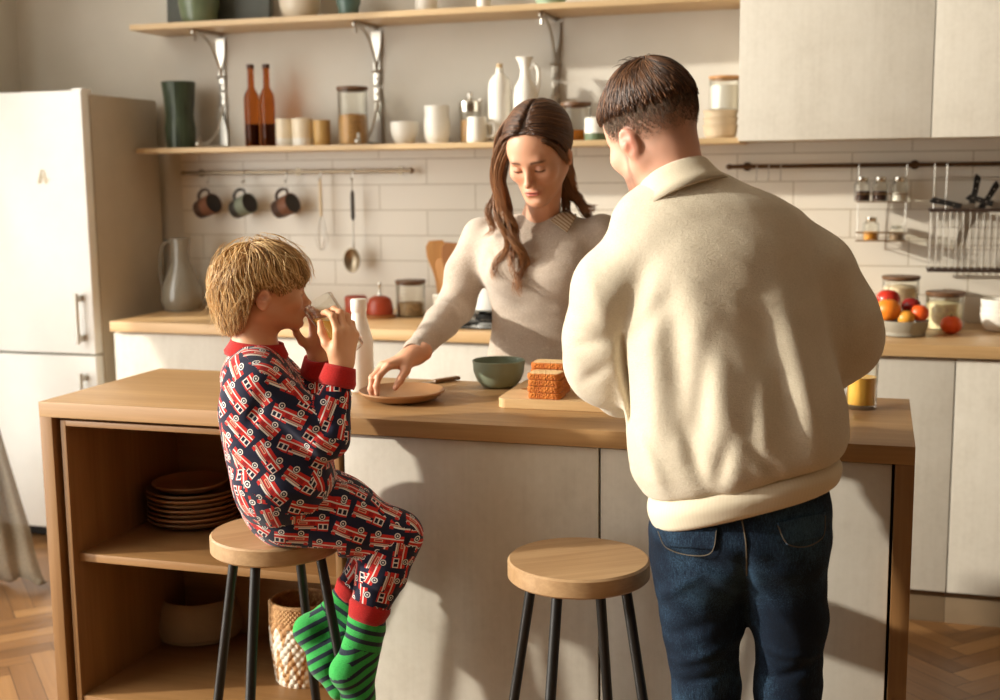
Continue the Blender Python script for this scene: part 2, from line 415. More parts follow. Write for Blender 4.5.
# ------------------------------------------------------------------ shelves and what stands on them
UZ, LZ, SD = 2.0277, 1.5476, .249
tag(MB().box(-2.8361, -.4600, -SD, -.0005, UZ-.022, UZ, .002).build('wall_shelf', SHELFW), 'upper pale oak wall shelf on metal brackets near the top edge', 'shelf', 'oak wall shelves')
tag(MB().box(-2.8337, -.4600, -SD, -.0005, LZ-.020, LZ, .002).build('wall_shelf', SHELFW), 'lower pale oak wall shelf loaded with jars and bottles', 'shelf', 'oak wall shelves')
def bracket(x, up, label):
    """up=+1 hangs below a shelf, -1 stands above one"""
    z0 = (UZ-.022) if up > 0 else LZ
    t = thing('shelf_bracket', label, 'bracket', (x, 0, z0), 0, 'cast shelf brackets')
    s = -1 if up > 0 else 1
    m = MB(); m.prism([(-.017, s*.001), (.017, s*.001), (.012, s*.17), (-.012, s*.17)] if s > 0 else [(-.02, s*.02), (.02, s*.02), (.012, s*.165), (-.012, s*.165)], -.012, -.0008)
    m.build('wall_plate', STEEL, t)
    m = MB(); m.box(-.014, .014, -.014, -.0008, min(s*.175, s*.225), max(s*.175, s*.225), .005); m.ball((0, -.014, s*.2), .005, 10); m.build('end_block', STEEL, t)
    m = MB(); m.box(-.006, .006, -.215, -.001, min(s*.001, s*.012), max(s*.001, s*.012), .002); m.ball((0, -.215, s*.014), .012, 12); m.tube([(0, -.205, s*.012), (0, -.205, s*.045)], .006, 8); m.build('arm', STEEL, t)
    m = MB(); m.tube(spline([(0, -.2, s*.014), (0, -.14, s*.022), (0, -.075, s*.06), (0, -.035, s*.115), (0, -.012, s*.168)], 24), .0055, 8); m.tube([(-.02, -.008, s*.17), (.02, -.008, s*.17)], .005, 8); m.build('brace', STEEL, t)
BX = [float(AY(px, 33, 0)[0]) for px in (221, 377, 556)]
for x, w_ in zip(BX, ('above the green vase', 'above the jar of grains', 'right of the white jug')): bracket(x, 1, 'metal bracket under the upper shelf, '+w_)
for x, w_ in zip(BX, ('between green vase and amber bottles', 'between the jar of grains and white bowl', 'behind the jar of orange grains')): bracket(x, -1, 'metal bracket standing on the lower shelf, '+w_)

WHITE = plain('white_glaze', (236, 232, 222), .3, var=.02); CREAM = plain('cream_glaze', (232, 218, 192), .35, var=.03)
BEIGE = plain('beige_stoneware', (194, 174, 146), .5); LIDW = wood('dark_wood_lid', (120, 84, 54), (84, 56, 34), 0, 3)
GRAIN = plain('tan_grain', (196, 150, 92), .8, var=.3, vscale=160, bump=.6, bscale=180)
def shelfpos(px, z, y): p = AY(px, 100, y); return (p[0], y, z)
def prof_item(name, label, cat, px, y, z, prof, mat, group=None, seg=40, wob=None, part=None):
    p = shelfpos(px, z, y); o = MB().lathe(prof, seg, wob=wob).build(name, mat, loc=p)
    return tag(o, label, cat, group)
def wpx(px, y, z=1.6):   # metres per pixel near a point
    return 1/SC(AY(px, 150, y))
YS = -.13
# hollow vessel profile: outer then inner wall
def hollow(outer, t=.004, floor=None):
    inner = [(max(r-t, .0001), z) for r, z in outer if z > (floor or t)]
    z0 = outer[0][1]+(floor or t)
    return [(.0001, outer[0][1])]+outer+[(outer[-1][0]-t*.5, outer[-1][1]+t*.3)]+inner[::-1]+[(inner[0][0], z0), (.0001, z0)]
# 1 ribbed vase
GV = NT('green_ribbed_glaze'); o_ = GV.obj(); nn = GV.noise(GV.map(o_, (40, 40, 5)), 1, 3, .6, 1.0)
GV.set(Base_Color=GV.ramp(nn, [(.3, lin((38, 48, 36))), (.6, lin((66, 80, 60))), (.75, lin((98, 110, 84)))]), Roughness=.35); GV.bump(nn, .5, .004); GREENV = GV.m
k = wpx(179, YS)
prof_item('vase', 'tall dark green ribbed vase at the left end of the lower shelf', 'vase', 179, YS, LZ, hollow([(14*k, 0), (14.5*k, .03), (15*k, .08), (13.5*k, .13), (15*k, .2), (16.5*k, .262)], .006), GREENV, wob=lambda a, z: .018*math.sin(a*3+z*30)+.018*math.sin(a*22-z*9), seg=64)
# 2 amber bottles
AMB = glass('amber_glass', (214, 160, 108), 1.22)
for px, s in ((251.5, 'left one, nearer the green vase'), (267, 'right one, beside the cream tumblers')):
    k = wpx(px, YS); t = thing('bottle', 'slim amber glass bottle with long neck, '+s, 'bottle', shelfpos(px, LZ, YS), 0, 'amber bottles on the lower shelf')
    H = 80*k
    MB().lathe([(.0001, .002), (6.9*k, 0), (7.6*k, .006), (7.7*k, H*.58), (7*k, H*.64), (3.4*k, H*.73), (3.1*k, H*.94), (3.5*k, H*.955), (3.5*k, H*.985), (2.9*k, H)], 32).build('glass_body', AMB, t)
    MB().lathe([(.0001, .006), (6.6*k, .007), (6.8*k, H*.28), (.0001, H*.28)], 28).build('contents', plain('dark_syrup', (58, 22, 8), .3), t)
    MB().lathe([(3.6*k, H*.965), (3.7*k, H*.97), (3.7*k, H*1.01), (.0001, H*1.012)], 20).build('cap', plain('brown_cap', (70, 40, 22), .5), t)
# 3 tumblers
for px, w_, hh, mt, l_ in ((283, 8.3, 27, CREAM, 'cream tumbler with white foot right of the amber bottles'), (301.5, 10.6, 27, CREAM, 'widest cream tumbler, middle of the three'), (321, 8.6, 25, plain('mustard_glaze', (196, 158, 96), .4), 'mustard coloured tumbler, rightmost of the three')):
    k = wpx(px, YS); t = thing('tumbler', l_, 'tumbler', shelfpos(px, LZ, YS), 0, 'tumblers on the lower shelf')
    MB().lathe([(w_*.98*k, 8*k), (w_*k, 9*k), (w_*k, hh*k), (w_*k-.003, hh*k+.001), (w_*k-.004, hh*k-.01), (w_*k-.004, 9*k), (.0001, 9*k)], 32).build('body', mt, t)
    MB().lathe([(.0001, 0), (w_*.9*k, 0), (w_*.97*k, .003), (w_*.98*k, 8*k), (.0001, 8*k)], 32).build('foot', WHITE if mt is CREAM else mt, t)
def canister(name, label, px, y, z, rpx, hpx, fill, fillh, lid=LIDW, group='glass canisters', lidh=.012, knob=False, py=100, z_scale=None, gm=None):
    p = AY(px, py, y); k = 1/SC((p[0], y, z)); r, h = rpx*k, hpx*k
    t = thing(name, label, 'jar', (p[0], y, z), 0, group)
    MB().lathe(hollow([(r*.94, 0), (r, .006), (r, h-.004), (r*.99, h)], .0025), 40).build('glass_body', gm or glass(), t)
    if fill is not None: MB().lathe([(.0001, .004), (r-.004, .004), (r-.0035, h*fillh*.96), (r*.6, h*fillh), (.0001, h*fillh*1.03)], 32).build('contents', fill, t)
    if lid is not None:
        m = MB(); m.lathe([(r*.9, h-.006), (r*1.02, h+.0005), (r*1.03, h+lidh*.8), (r*1.0, h+lidh), (.0001, h+lidh)], 40)
        if knob: m.ball((0, 0, h+lidh+.008), .009, 14)
        m.build('lid', lid, t)
    return t
canister('glass_jar', 'tall glass jar of tan grains with dark lid, lower shelf', 352.5, -.165, LZ, 15.3, 54, GRAIN, .56, group='jars on the shelves')
def cup(name, label, cat, px, y, z, prof, mat, group=None, k=None, handle=None, py=100):
    p = AY(px, py, y); k = 1/SC((p[0], y, z)); prof = [(a*k, b*k) for a, b in prof]
    if handle:
        t = thing(name, label, cat, (p[0], y, z), 0, group); MB().lathe(hollow(prof, .0035), 40).build('body', mat, t)
        x0, z0, z1, out = handle
        m = MB(); m.tube(spline([(x0*k, 0, z1*k), ((x0+out*.8)*k, 0, (z1+1)*k), ((x0+out)*k, 0, (z0+z1)/2*k), ((x0+out*.8)*k, 0, z0*k), ((x0-1)*k, 0, z0*k)], 18), 1.5*k, 8, flat=.8); m.build('handle', mat, t); return t
    return tag(MB().lathe(hollow(prof, .0035), 44).build(name, mat, loc=(p[0], y, z)), label, cat, group)
cup('bowl', 'small white deep bowl right of the jar of grains', 'bowl', 404, YS, LZ, [(8, 0), (10, 2), (12.5, 8), (14, 14), (14, 22)], WHITE)
cup('tall_cup', 'tall white handleless cup beside the small white bowl', 'cup', 436.5, YS, LZ, [(9.5, 0), (12, 4), (13, 10), (13.2, 22), (12.2, 28), (12.8, 37)], WHITE)
t = canister('sugar_dispenser', 'glass sugar dispenser with domed chrome top behind the white mug', 470, -.09, LZ, 11, 34, GRAIN, .7, lid=None, group='jars on the shelves')
k = 1/SC((t.location.x, -.09, LZ)); m = MB(); m.lathe([(11.3*k, 31*k), (11.8*k, 36*k), (11*k, 41*k), (5*k, 44*k), (2.5*k, 45*k), (3.2*k, 49*k), (.0001, 51*k)], 32); m.tube([(8*k, 0, 40*k), (12*k, 0, 43*k)], 2*k, 8); m.build('metal_top', CHROME, t)
cup('mug', 'white mug with curved handle in front of the sugar dispenser', 'mug', 476.5, -.19, LZ, [(9, 0), (10.3, 2), (9.8, 14), (9.2, 25)], WHITE, handle=(9.5, 6, 18, 9))
# white bottle and jug
p = AY(500, 100, YS); k = 1/SC((p[0], YS, LZ)); t = thing('bottle', 'white ceramic bottle with a cork stopper behind the woman', 'bottle', (p[0], YS, LZ))
MB().lathe([(.0001, 0), (11*k, 0), (11.5*k, 2*k), (11.5*k, 52*k), (10.5*k, 60*k), (7*k, 65*k), (3.6*k, 68*k), (3.4*k, 72*k), (4*k, 73*k), (.0001, 73*k)], 36).build('body', WHITE, t)
MB().lathe([(2.6*k, 72*k), (3.2*k, 77*k), (.0001, 77.5*k)], 18).build('stopper', plain('cork', (196, 168, 126), .7), t)
p = AY(525.5, 100, YS); k = 1/SC((p[0], YS, LZ)); t = thing('jug', 'white ceramic jug with loop handle, right of the white bottle', 'jug', (p[0], YS, LZ))
MB().lathe(hollow([(11*k, 0), (12*k, 3*k), (12*k, 44*k), (10.5*k, 54*k), (6*k, 62*k), (4.6*k, 70*k), (5.4*k, 78*k), (8*k, 83*k)], .004), 40, wob=lambda a, z: (.25*max(0, math.cos(a-PI))**4 if z > 74*k else 0)).build('body', WHITE, t)
m = MB(); m.tube(spline([(4.5*k, 0, 70*k), (9*k, 0, 75*k), (13.5*k, 0, 70*k), (13*k, 0, 56*k), (11*k, 0, 46*k), (9.5*k, 0, 43*k)], 24), 1.9*k, 10); m.build('handle', WHITE, t)
canister('glass_jar', 'glass jar of orange lentils with brown lid, right of the woman', 576, -.10, LZ, 15, 35, plain('orange_lentils', (222, 136, 40), .7, var=.2, vscale=150), .32, group='jars on the shelves')
cup('tumbler', 'small white tumbler in front of the jar of orange lentils', 'tumbler', 561, -.2, LZ, [(5, 0), (6.5, 1), (6.8, 19)], WHITE)
p = AY(596, 100, -.19); k = 1/SC((p[0], -.19, LZ)); t = thing('cup', 'white cup with green foot, left of the man', 'cup', (p[0], -.19, LZ))
MB().lathe([(.0001, 0), (11*k, 0), (11.5*k, 2*k), (11.6*k, 7*k), (.0001, 7*k)], 36).build('foot', plain('green_glaze', (96, 112, 84), .4), t)
MB().lathe([(11.6*k, 7.1*k), (11.2*k, 22*k), (10.4*k, 22.4*k), (10.4*k, 9*k), (.0001, 9*k)], 36).build('body', WHITE, t)
# stacked bowls with canister
for i, (z, hp, l_) in enumerate(((0, 13, 'lowest and deepest beige bowl of the stack right of the man'), (11.6, 8.5, 'middle beige bowl of the stack right of the man'), (18.4, 9, 'topmost beige bowl of the stack, under the glass canister'))):
    p = AY(721, 100, -.14); k = 1/SC((p[0], -.14, LZ))
    prof = [(11, 0), (15, 1.5), (17.5, 5), (18, hp)] if i == 0 else [(12, 0), (14.8, .8), (16, 3.5), (16.4, hp-2), (17.9, hp)]
    if i == 0: prof = [(11, 0), (15, 2), (16.2, 6), (16.6, hp-2), (17.9, hp)]
    prof = [(a*k, b*k) for a, b in prof]
    tag(MB().lathe(hollow(prof, .003), 44).build('bowl', BEIGE, loc=(p[0], -.14, LZ+z*k)), l_, 'bowl', 'stacked beige bowls')
canister('glass_jar', 'glass canister of white flour with wooden lid on stacked bowls', 725, -.14, LZ+27.8*k, 16, 31, plain('flour', (236, 232, 224), .9, var=.02), .8, lid=wood('oak_lid', (200, 150, 96), (160, 112, 66), 0, 3), group='jars on the shelves', lidh=.008)
# upper shelf
p0 = AY(170, 20, -.04); p1 = AY(272, 15, -.04); m = MB()
TRAY = plain('dark_slate', (78, 80, 72), .55, var=.1)
tag(m.box(-(p1[0]-p0[0])/2, (p1[0]-p0[0])/2, -.015, .015, 0, .3, .004, Matrix.Rotation(-.06, 4, 'X')).build('serving_board', TRAY, loc=((p0[0]+p1[0])/2, -.05, UZ+.001)), 'dark grey board leaning on the wall above the upper shelf', 'board')
k = wpx(203, -.13); prof_item('vase', 'glossy green bulbous vase on the upper shelf before the board', 'vase', 203, -.15, UZ, [(.0001, 0), (15*k, 0), (18*k, 8*k), (20*k, 20*k), (18*k, 40*k), (9*k, 52*k), (8*k, 58*k), (10*k, 62*k), (7*k, 61*k), (6*k, 50*k), (.0001, 48*k)], plain('green_glaze_light', (106, 118, 92), .2, var=.2, vscale=20))
k = wpx(303, -.13); prof_item('bowl', 'large cream pot on the upper shelf right of the grey board', 'bowl', 303, -.13, UZ, hollow([(13*k, 0), (16*k, 4*k), (19.5*k, 12*k), (21*k, 24*k), (20*k, 38*k)], .005), plain('cream_pot', (216, 204, 184), .3))
k = wpx(351, -.13); prof_item('cup', 'teal green cup on the upper shelf right of the cream pot', 'cup', 351, -.13, UZ, hollow([(9*k, 0), (10*k, 2*k), (10*k, 8*k), (12*k, 14*k), (12*k, 24*k)], .004), plain('teal_glaze', (92, 116, 108), .25))
k = wpx(428, -.13); prof_item('cup', 'white cup on the upper shelf above the white bowl', 'cup', 428, -.13, UZ, hollow([(10*k, 0), (11*k, 2*k), (11*k, 26*k)], .004), WHITE)
k = wpx(485, -.13); prof_item('small_vase', 'narrow white vase on the upper shelf above the sugar dispenser', 'vase', 485, -.13, UZ, [(.0001, 0), (6*k, 0), (7*k, 6*k), (6*k, 22*k), (3*k, 30*k), (.0001, 30*k)], WHITE)
k = wpx(551, -.15); prof_item('dish', 'mint green dish on the upper shelf above the white jug', 'dish', 551, -.15, UZ, hollow([(9*k, 0), (14*k, 4*k), (18*k, 12*k)], .004), plain('mint_glaze', (176, 204, 180), .3))

# ------------------------------------------------------------------ rails and hanging things
RZ, RY = 1.449, -.05
def rail(x0, x1, mat, label):
    t = thing('utensil_rail', label, 'rail', ((x0+x1)/2, 0, RZ), 0, 'wall rails'); h = (x1-x0)/2
    m = MB(); m.tube([(-h, RY, 0), (h, RY, 0)], .0075, 14); m.build('bar', mat, t)
    for s in (-h, h): MB().ball((s, RY, 0), .0105, 14, (1.2, 1, 1)).build('end_cap', mat, t)
    for s in (-h+.06, 0, h-.06):
        m = MB(); m.tube([(s, RY, 0), (s, -.009, 0)], .006, 10); m.lathe([(.016, 0), (.016, .004)], 18, Matrix.Translation((s, -.0085, 0)) @ Matrix.Rotation(PI/2, 4, 'X')); m.build('standoff', mat, t)
rail(-2.745, -1.742, plain('aged_steel', (150, 136, 116), .3, 1.0), 'steel wall rail hung with mugs, whisk and ladle')
rail(-.517, .75, BRONZE, 'dark bronze wall rail under the wall cabinets')
def hook(x, L, label, group='hooks on the steel rail', mat=STEEL):
    pts = spline([(0, RY+.009, -.006), (0, RY, .0098), (0, RY-.0098, 0), (0, RY-.010, -L*.6), (0, RY-.012, -L), (0, RY-.022, -L-.008), (0, RY-.03, -L+.004)], 26)
    o = MB().tube(pts, .0021, 8).build('hook', mat, loc=(x, 0, RZ)); return tag(o, label, 'hook', group)
def mug(px, mat, label):
    x = float(AY(px, 195, RY-.02)[0]); hook(x-.0, .034, 'small steel hook on the rail holding the '+label.split(' hanging')[0])
    t = thing('mug', label, 'mug', (x, RY-.045, RZ-.14), 0, 'mugs hanging on the rail')
    # hangs by its handle; mouth turned right and down-tilted
    R = Matrix.Rotation(math.radians(72), 4, 'Y') @ Matrix.Rotation(math.radians(-4), 4, 'X'); R = Matrix.Rotation(math.radians(-22), 4, 'Z') @ R
    R = Matrix.Translation((.006, 0, .004)) @ R
    m = MB(); m.lathe(hollow([(.031, -.046), (.036, -.042), (.039, -.02), (.0405, .018), (.042, .046)], .0035), 40, R); m.build('body', mat[0], t)
    m = MB(); m.lathe([(.0315, -.047), (.0368, -.0425), (.0394, -.02), (.0402, -.004), (.0398, -.004), (.0385, -.02), (.03, -.046)], 40, R); m.build('glaze_base', mat[1], t)
    m = MB(); m.lathe([(.0001, -.036), (.0355, -.036), (.0375, .03), (.0383, .045)], 36, R); m.build('inside_glaze', plain('mug_inside', (30, 22, 18), .3), t)
    # handle toward the upper left (local -x of the mug axis frame maps up)
    h = MB(); h.tube(spline([(-.038, 0, .03), (-.06, 0, .03), (-.07, 0, .0), (-.06, 0, -.028), (-.036, 0, -.034)], 20), .0048, 10, mat=R, flat=1.3); h.build('handle', mat[1], t)
    return t
DK = plain('dark_brown_glaze', (64, 44, 34), .4, var=.2); TC = plain('terracotta_glaze', (108, 70, 50), .45, var=.2); TG = plain('grey_green_glaze', (118, 124, 108), .4, var=.1); DG = plain('charcoal_glaze', (52, 48, 44), .4)
mug(208, (TC, DK), 'dark brown and rust mug hanging nearest the fridge')
mug(243.5, (TG, DG), 'grey green mug hanging between the two brown mugs')
mug(286, (TC, DK), 'brown mug hanging on the right, beside the whisk')
# whisk
x = float(AY(322.5, 200, RY)[0]); hook(x, .028, 'small steel hook on the rail holding the whisk')
t = thing('whisk', 'steel whisk hanging on the rail left of the ladle', 'whisk', (x, RY-.018, RZ-.03))
MB().tube([(0, 0, .002), (0, 0, -.004), (0, 0, -.02), (0, 0, -.13), (0, 0, -.15)], [.004, .005, .006, .0065, .004], 12).build('handle', plain('pale_wood_handle', (226, 206, 170), .5), t)
m = MB()
for a in range(4):
    ca, sa = math.cos(a*PI/4), math.sin(a*PI/4)
    m.tube([(ca*.029*q, sa*.029*q, zz) for q, zz in [(math.sin(PI*i/20)*(.35+.65*(i/20)) if i <= 10 else math.sin(PI*i/20)*(1-.0*(i/20)), -.145-.135*(1-math.cos(PI*i/20))/2) for i in range(21)]], .0011, 6)
    m.tube([(-ca*.029*q, -sa*.029*q, zz) for q, zz in [(math.sin(PI*i/20)*(.35+.65*(i/20)) if i <= 10 else math.sin(PI*i/20), -.145-.135*(1-math.cos(PI*i/20))/2) for i in range(21)]], .0011, 6)
m.build('wires', STEEL, t)
# ladle / serving spoon
x = float(AY(354.5, 200, RY)[0]); hook(x, .028, 'small steel hook on the rail holding the serving spoon')
t = thing('serving_spoon', 'steel serving spoon with dark handle hanging on the rail', 'spoon', (x, RY-.02, RZ-.03))
MB().tube([(0, 0, .004), (0, 0, -.055)], .0022, 8).build('loop', STEEL, t); MB().tube([(0, 0, -.16), (0, 0, -.23), (0, -.004, -.275)], [.0035, .003, .006], 10).build('shaft', STEEL, t)
MB().tube([(0, 0, -.045), (0, 0, -.06), (0, 0, -.15), (0, 0, -.162)], [.004, .008, .008, .004], 12).build('grip', plain('grey_grip', (70, 64, 56), .5), t)
m = MB(); v = []; f = []
for j in range(9):
    for i in range(32):
        a = 2*PI*i/32; r = j/8; v.append((.037*r*math.cos(a), -.004-.018*(r*r)+.018-.018, -.318+.05*r*math.sin(a)))
for j in range(8):
    for i in range(32): k2 = (i+1) % 32; f.append((j*32+i, j*32+k2, (j+1)*32+k2, (j+1)*32+i))
m.add(v, f); o = m.build('bowl', plain('aged_steel', (150, 136, 116), .3, 1.0), t); md = o.modifiers.new('t', 'SOLIDIFY'); md.thickness = .0018
# hooks and hanging things by the man
for px, l_ in ((757, 'left'), (769, 'middle'), (781, 'right')):
    x = float(AY(px, 170, RY)[0]); hook(x, .045, l_+' one of three empty hooks on the bronze rail above the man\'s shoulder', 'hooks on the bronze rail')

def wire(m, pts, r=.0017): m.tube(pts, r, 6)
# spice rack
x0, x1 = float(AY(858, 205, -.06)[0]), float(AY(906, 205, -.06)[0]); xm = (x0+x1)/2; h = (x1-x0)/2
zt = float(AY(880, 202, -.1)[2]); zb = float(AY(880, 241, -.1)[2])
t = thing('spice_rack', 'two-tier wire spice rack hung on the bronze rail', 'rack', (xm, 0, RZ)); m = MB()
for s in (-h, h):
    wire(m, spline([(s, RY+.009, -.004), (s, RY, .010), (s, RY-.0105, .002), (s, RY-.008, -.05), (s, RY-.002, zt-RZ), (s, RY+.0, zb-RZ-.005)], 24), .002)
m.build('hanger', STEEL, t)
for nm, zz in (('tier', zt-RZ), ('tier', zb-RZ)):
    m = MB()
    for dz, off in ((0, 0), (.028, 0)):
        wire(m, [(-h-.004, RY, zz+dz), (-h-.004, RY-.062, zz+dz), (h+.004, RY-.062, zz+dz), (h+.004, RY, zz+dz), (-h-.004, RY, zz+dz)])
    for i in range(5): wire(m, [(-h+2*h*i/4, RY, zz), (-h+2*h*i/4, RY-.062, zz)], .0013)
    m.build(nm, plain('worn_brass_wire', (150, 120, 84), .4, .9), t)
DARKSP = plain('dark_spice', (60, 36, 26), .8, var=.3, vscale=150); SALT = plain('salt', (232, 226, 214), .8); TURM = plain('turmeric', (222, 150, 50), .8); GREYSP = plain('grey_spice', (140, 116, 90), .8)
def spice(px, z, fill, fh, hpx, label, lid=CHROME, rpx=8):
    y = RY-.032; p = AY(px, 200, y); k = 1/SC((p[0], y, z)); r, hh = rpx*k, hpx*k
    t = thing('spice_jar', label, 'jar', (p[0], y, z+.0022), 0, 'spice jars in the wire rack')
    MB().lathe(hollow([(r*.92, 0), (r, .003), (r, hh*.72), (r*.6, hh*.84), (r*.6, hh*.9)], .0015), 28).build('glass_body', glass(), t)
    MB().lathe([(.0001, .002), (r-.002, .002), (r-.002, hh*fh), (.0001, hh*fh)], 24).build('contents', fill, t)
    MB().lathe([(r*.66, hh*.82), (r*.7, hh*.84), (r*.7, hh*.99), (r*.6, hh), (.0001, hh)], 24).build('lid', lid, t)
spice(862, zt, DARKSP, .42, 24, 'jar of dark spice, left on the upper tier'); spice(880, zt, DARKSP, .42, 24, 'jar of dark spice, middle of the upper tier'); spice(899, zt, SALT, .35, 24, 'jar of white salt, right on the upper tier')
spice(872, zb, TURM, .36, 23, 'jar of orange spice on the lower tier'); spice(898, zb, GREYSP, .4, 16, 'short jar of grey spice, right on the lower tier', glass())

# dish and knife rack
x0, x1 = float(AY(930, 220, -.06)[0]), float(AY(930, 220, -.06)[0])+.42; h = (x1-x0)/2
zt = float(AY(965, 210, -.1)[2]); zb = float(AY(965, 270, -.1)[2])
t = thing('dish_rack', 'wire knife and dish rack with dark bars hung on the rail', 'rack', ((x0+x1)/2, 0, RZ)); m = MB()
for s in (-h+.01, h-.01, -h+.05): wire(m, spline([(s, RY+.009, -.004), (s, RY, .010), (s, RY-.0105, .002), (s, RY-.008, -.03), (s, RY-.003, -.08), (s, RY-.002, zt-RZ)], 22), .002)
wire(m, [(-h, RY-.002, -.045), (h, RY-.002, -.045)], .002)
m.build('hanger', STEEL, t)
m = MB()
for i in range(21):
    s = -h+2*h*i/20
    wire(m, [(s, RY-.001, zt-RZ), (s, RY-.001, zb-RZ), (s, RY-.075, zb-RZ), (s, RY-.075, zt-RZ)], .0014)
for zz in (.35, .42, .72): wire(m, [(-h, RY-.075, zb-RZ+(zt-zb)*zz), (h, RY-.075, zb-RZ+(zt-zb)*zz)], .0016)
m.build('basket', STEEL, t)
DARKW = plain('dark_bar', (46, 30, 20), .45)
for nm, zz in (('top_bar', zt-RZ), ('bottom_bar', zb-RZ)):
    m = MB(); m.box(-h-.006, h+.006, RY-.082, RY-.074, zz-.006, zz+.006, .002); m.box(-h-.006, h+.006, RY-.004, RY+.004, zz-.005, zz+.005, .002); m.build(nm, DARKW, t)
def knife(px, py, y, length, hl, ang, label, tilt=0.0):
    """handle end sits at the given spot; the blade runs along ang in the wall plane"""
    p = AY(px, py, y); t = thing('knife', label, 'knife', p, 0, 'knives in the wire rack')
    R = Matrix.Rotation(-ang, 4, 'Y') @ Matrix.Rotation(tilt, 4, 'Z')
    m = MB(); m.prism([(0, -.009), (.012, -.012), (hl*.5, -.0085), (hl, -.011), (hl, .009), (.01, .009)], -.007, .007, R); m.build('handle', BLACK, t)
    m = MB()
    for q in (.25, .5, .75): m.tube([(hl*q, -.0078, 0), (hl*q, .0078, 0)], .0025, 8, mat=R)
    m.build('rivet', STEEL, t)
    m = MB(); m.prism([(hl, -.012), (hl+.004, -.018), (hl+length*.6, -.016), (hl+length, .008), (hl, .009)], -.0011, .0011, R); m.build('blade', STEEL, t)
knife(979, 174, -.09, .17, .10, -math.radians(100), 'upright chef knife with black riveted handle')
knife(999, 182, -.075, .17, .11, -math.radians(121), 'knife slanting left at the right picture edge')
knife(930, 199, -.082, .10, .105, -math.radians(14), 'knife with black handle lying left over the rack bar')
knife(966, 196, -.1, .10, .09, -math.radians(17), 'knife lying across the upright knife, handle left')
# ------------------------------------------------------------------ on the wall worktop
WZ = .9
def onz(px, py, z=WZ): return AZ(px, py, z)
# glass pitcher
p = onz(183, 311); p[1] = max(p[1], -.35); p = AY(183, 311, -.22); k = 1/SC((p[0], -.22, .95))
t = thing('pitcher', 'smoky grey glass pitcher with tall handle beside the fridge', 'pitcher', (p[0], -.22, WZ))
SM = plain('smoky_glass', (150, 142, 126), .12, var=.05, coat=.6); MATS['smoky_glass'].node_tree.nodes['Principled BSDF'].inputs['Transmission Weight'].default_value = .25
MB().lathe(hollow([(15*k, 0), (19*k, 3*k), (21.5*k, 12*k), (20*k, 24*k), (14*k, 38*k), (9.5*k, 50*k), (8.6*k, 60*k), (9.5*k, 72*k)], .004), 44, wob=lambda a, z: .12*max(0, math.cos(a))**6 if z > 68*k else 0).build('body', SM, t)
m = MB(); m.tube(spline([(-8.6*k, 0, 68*k), (-16*k, 0, 68*k), (-22*k, 0, 58*k), (-23.5*k, 0, 40*k), (-22*k, 0, 26*k), (-19*k, 0, 22*k)], 24), 1.9*k, 10); m.build('handle', SM, t)
REDG = plain('rust_red_glaze', (168, 66, 38), .35, var=.12); BRD = wood('acacia_board', (196, 132, 78), (150, 92, 50), 0, 2)
p = AY(356, 309, -.26); k = 1/SC((p[0], -.26, .95))
t = thing('canister', 'rust red ceramic canister left of the red butter bell', 'canister', (p[0], -.26, WZ))
MB().lathe([(.0001, 0), (9.5*k, 0), (10.8*k, 1.5*k), (11*k, 14*k), (10.4*k, 16*k)], 36).build('body', REDG, t)
MB().lathe([(10.8*k, 15.6*k), (11.3*k, 16.2*k), (11.2*k, 19*k), (9.5*k, 20.5*k), (.0001, 21*k)], 36).build('lid', REDG, t)
p = AY(380, 312, -.28); k = 1/SC((p[0], -.28, .95))
t = thing('butter_bell', 'rust red domed dish with metal knob on a round board', 'dish', (p[0], -.28, WZ))
MB().lathe([(.0001, 0), (16*k, 0), (16.5*k, 1*k), (16.5*k, 3*k), (.0001, 3.4*k)], 40).build('board', BRD, t)
MB().lathe([(13*k, 3.4*k), (13.4*k, 6*k), (12.6*k, 14*k), (10.5*k, 19*k), (6*k, 21.5*k), (.0001, 22*k)], 40).build('dome', REDG, t)
MB().lathe([(2.4*k, 21.5*k), (1.2*k, 24*k), (1.0*k, 30*k), (1.9*k, 32*k), (1.5*k, 35*k), (.0001, 35.5*k)], 20).build('knob', CHROME, t)
NUT = plain('nuts', (176, 148, 112), .8, var=.35, vscale=90, bump=1, bscale=70)
t = canister('glass_jar', 'short glass jar of nuts with wooden lid behind the woman\'s elbow', 411, -.21, WZ, 15, 33, NUT, .42, lid=LIDW, group='jars on the worktop', py=310, lidh=.011)
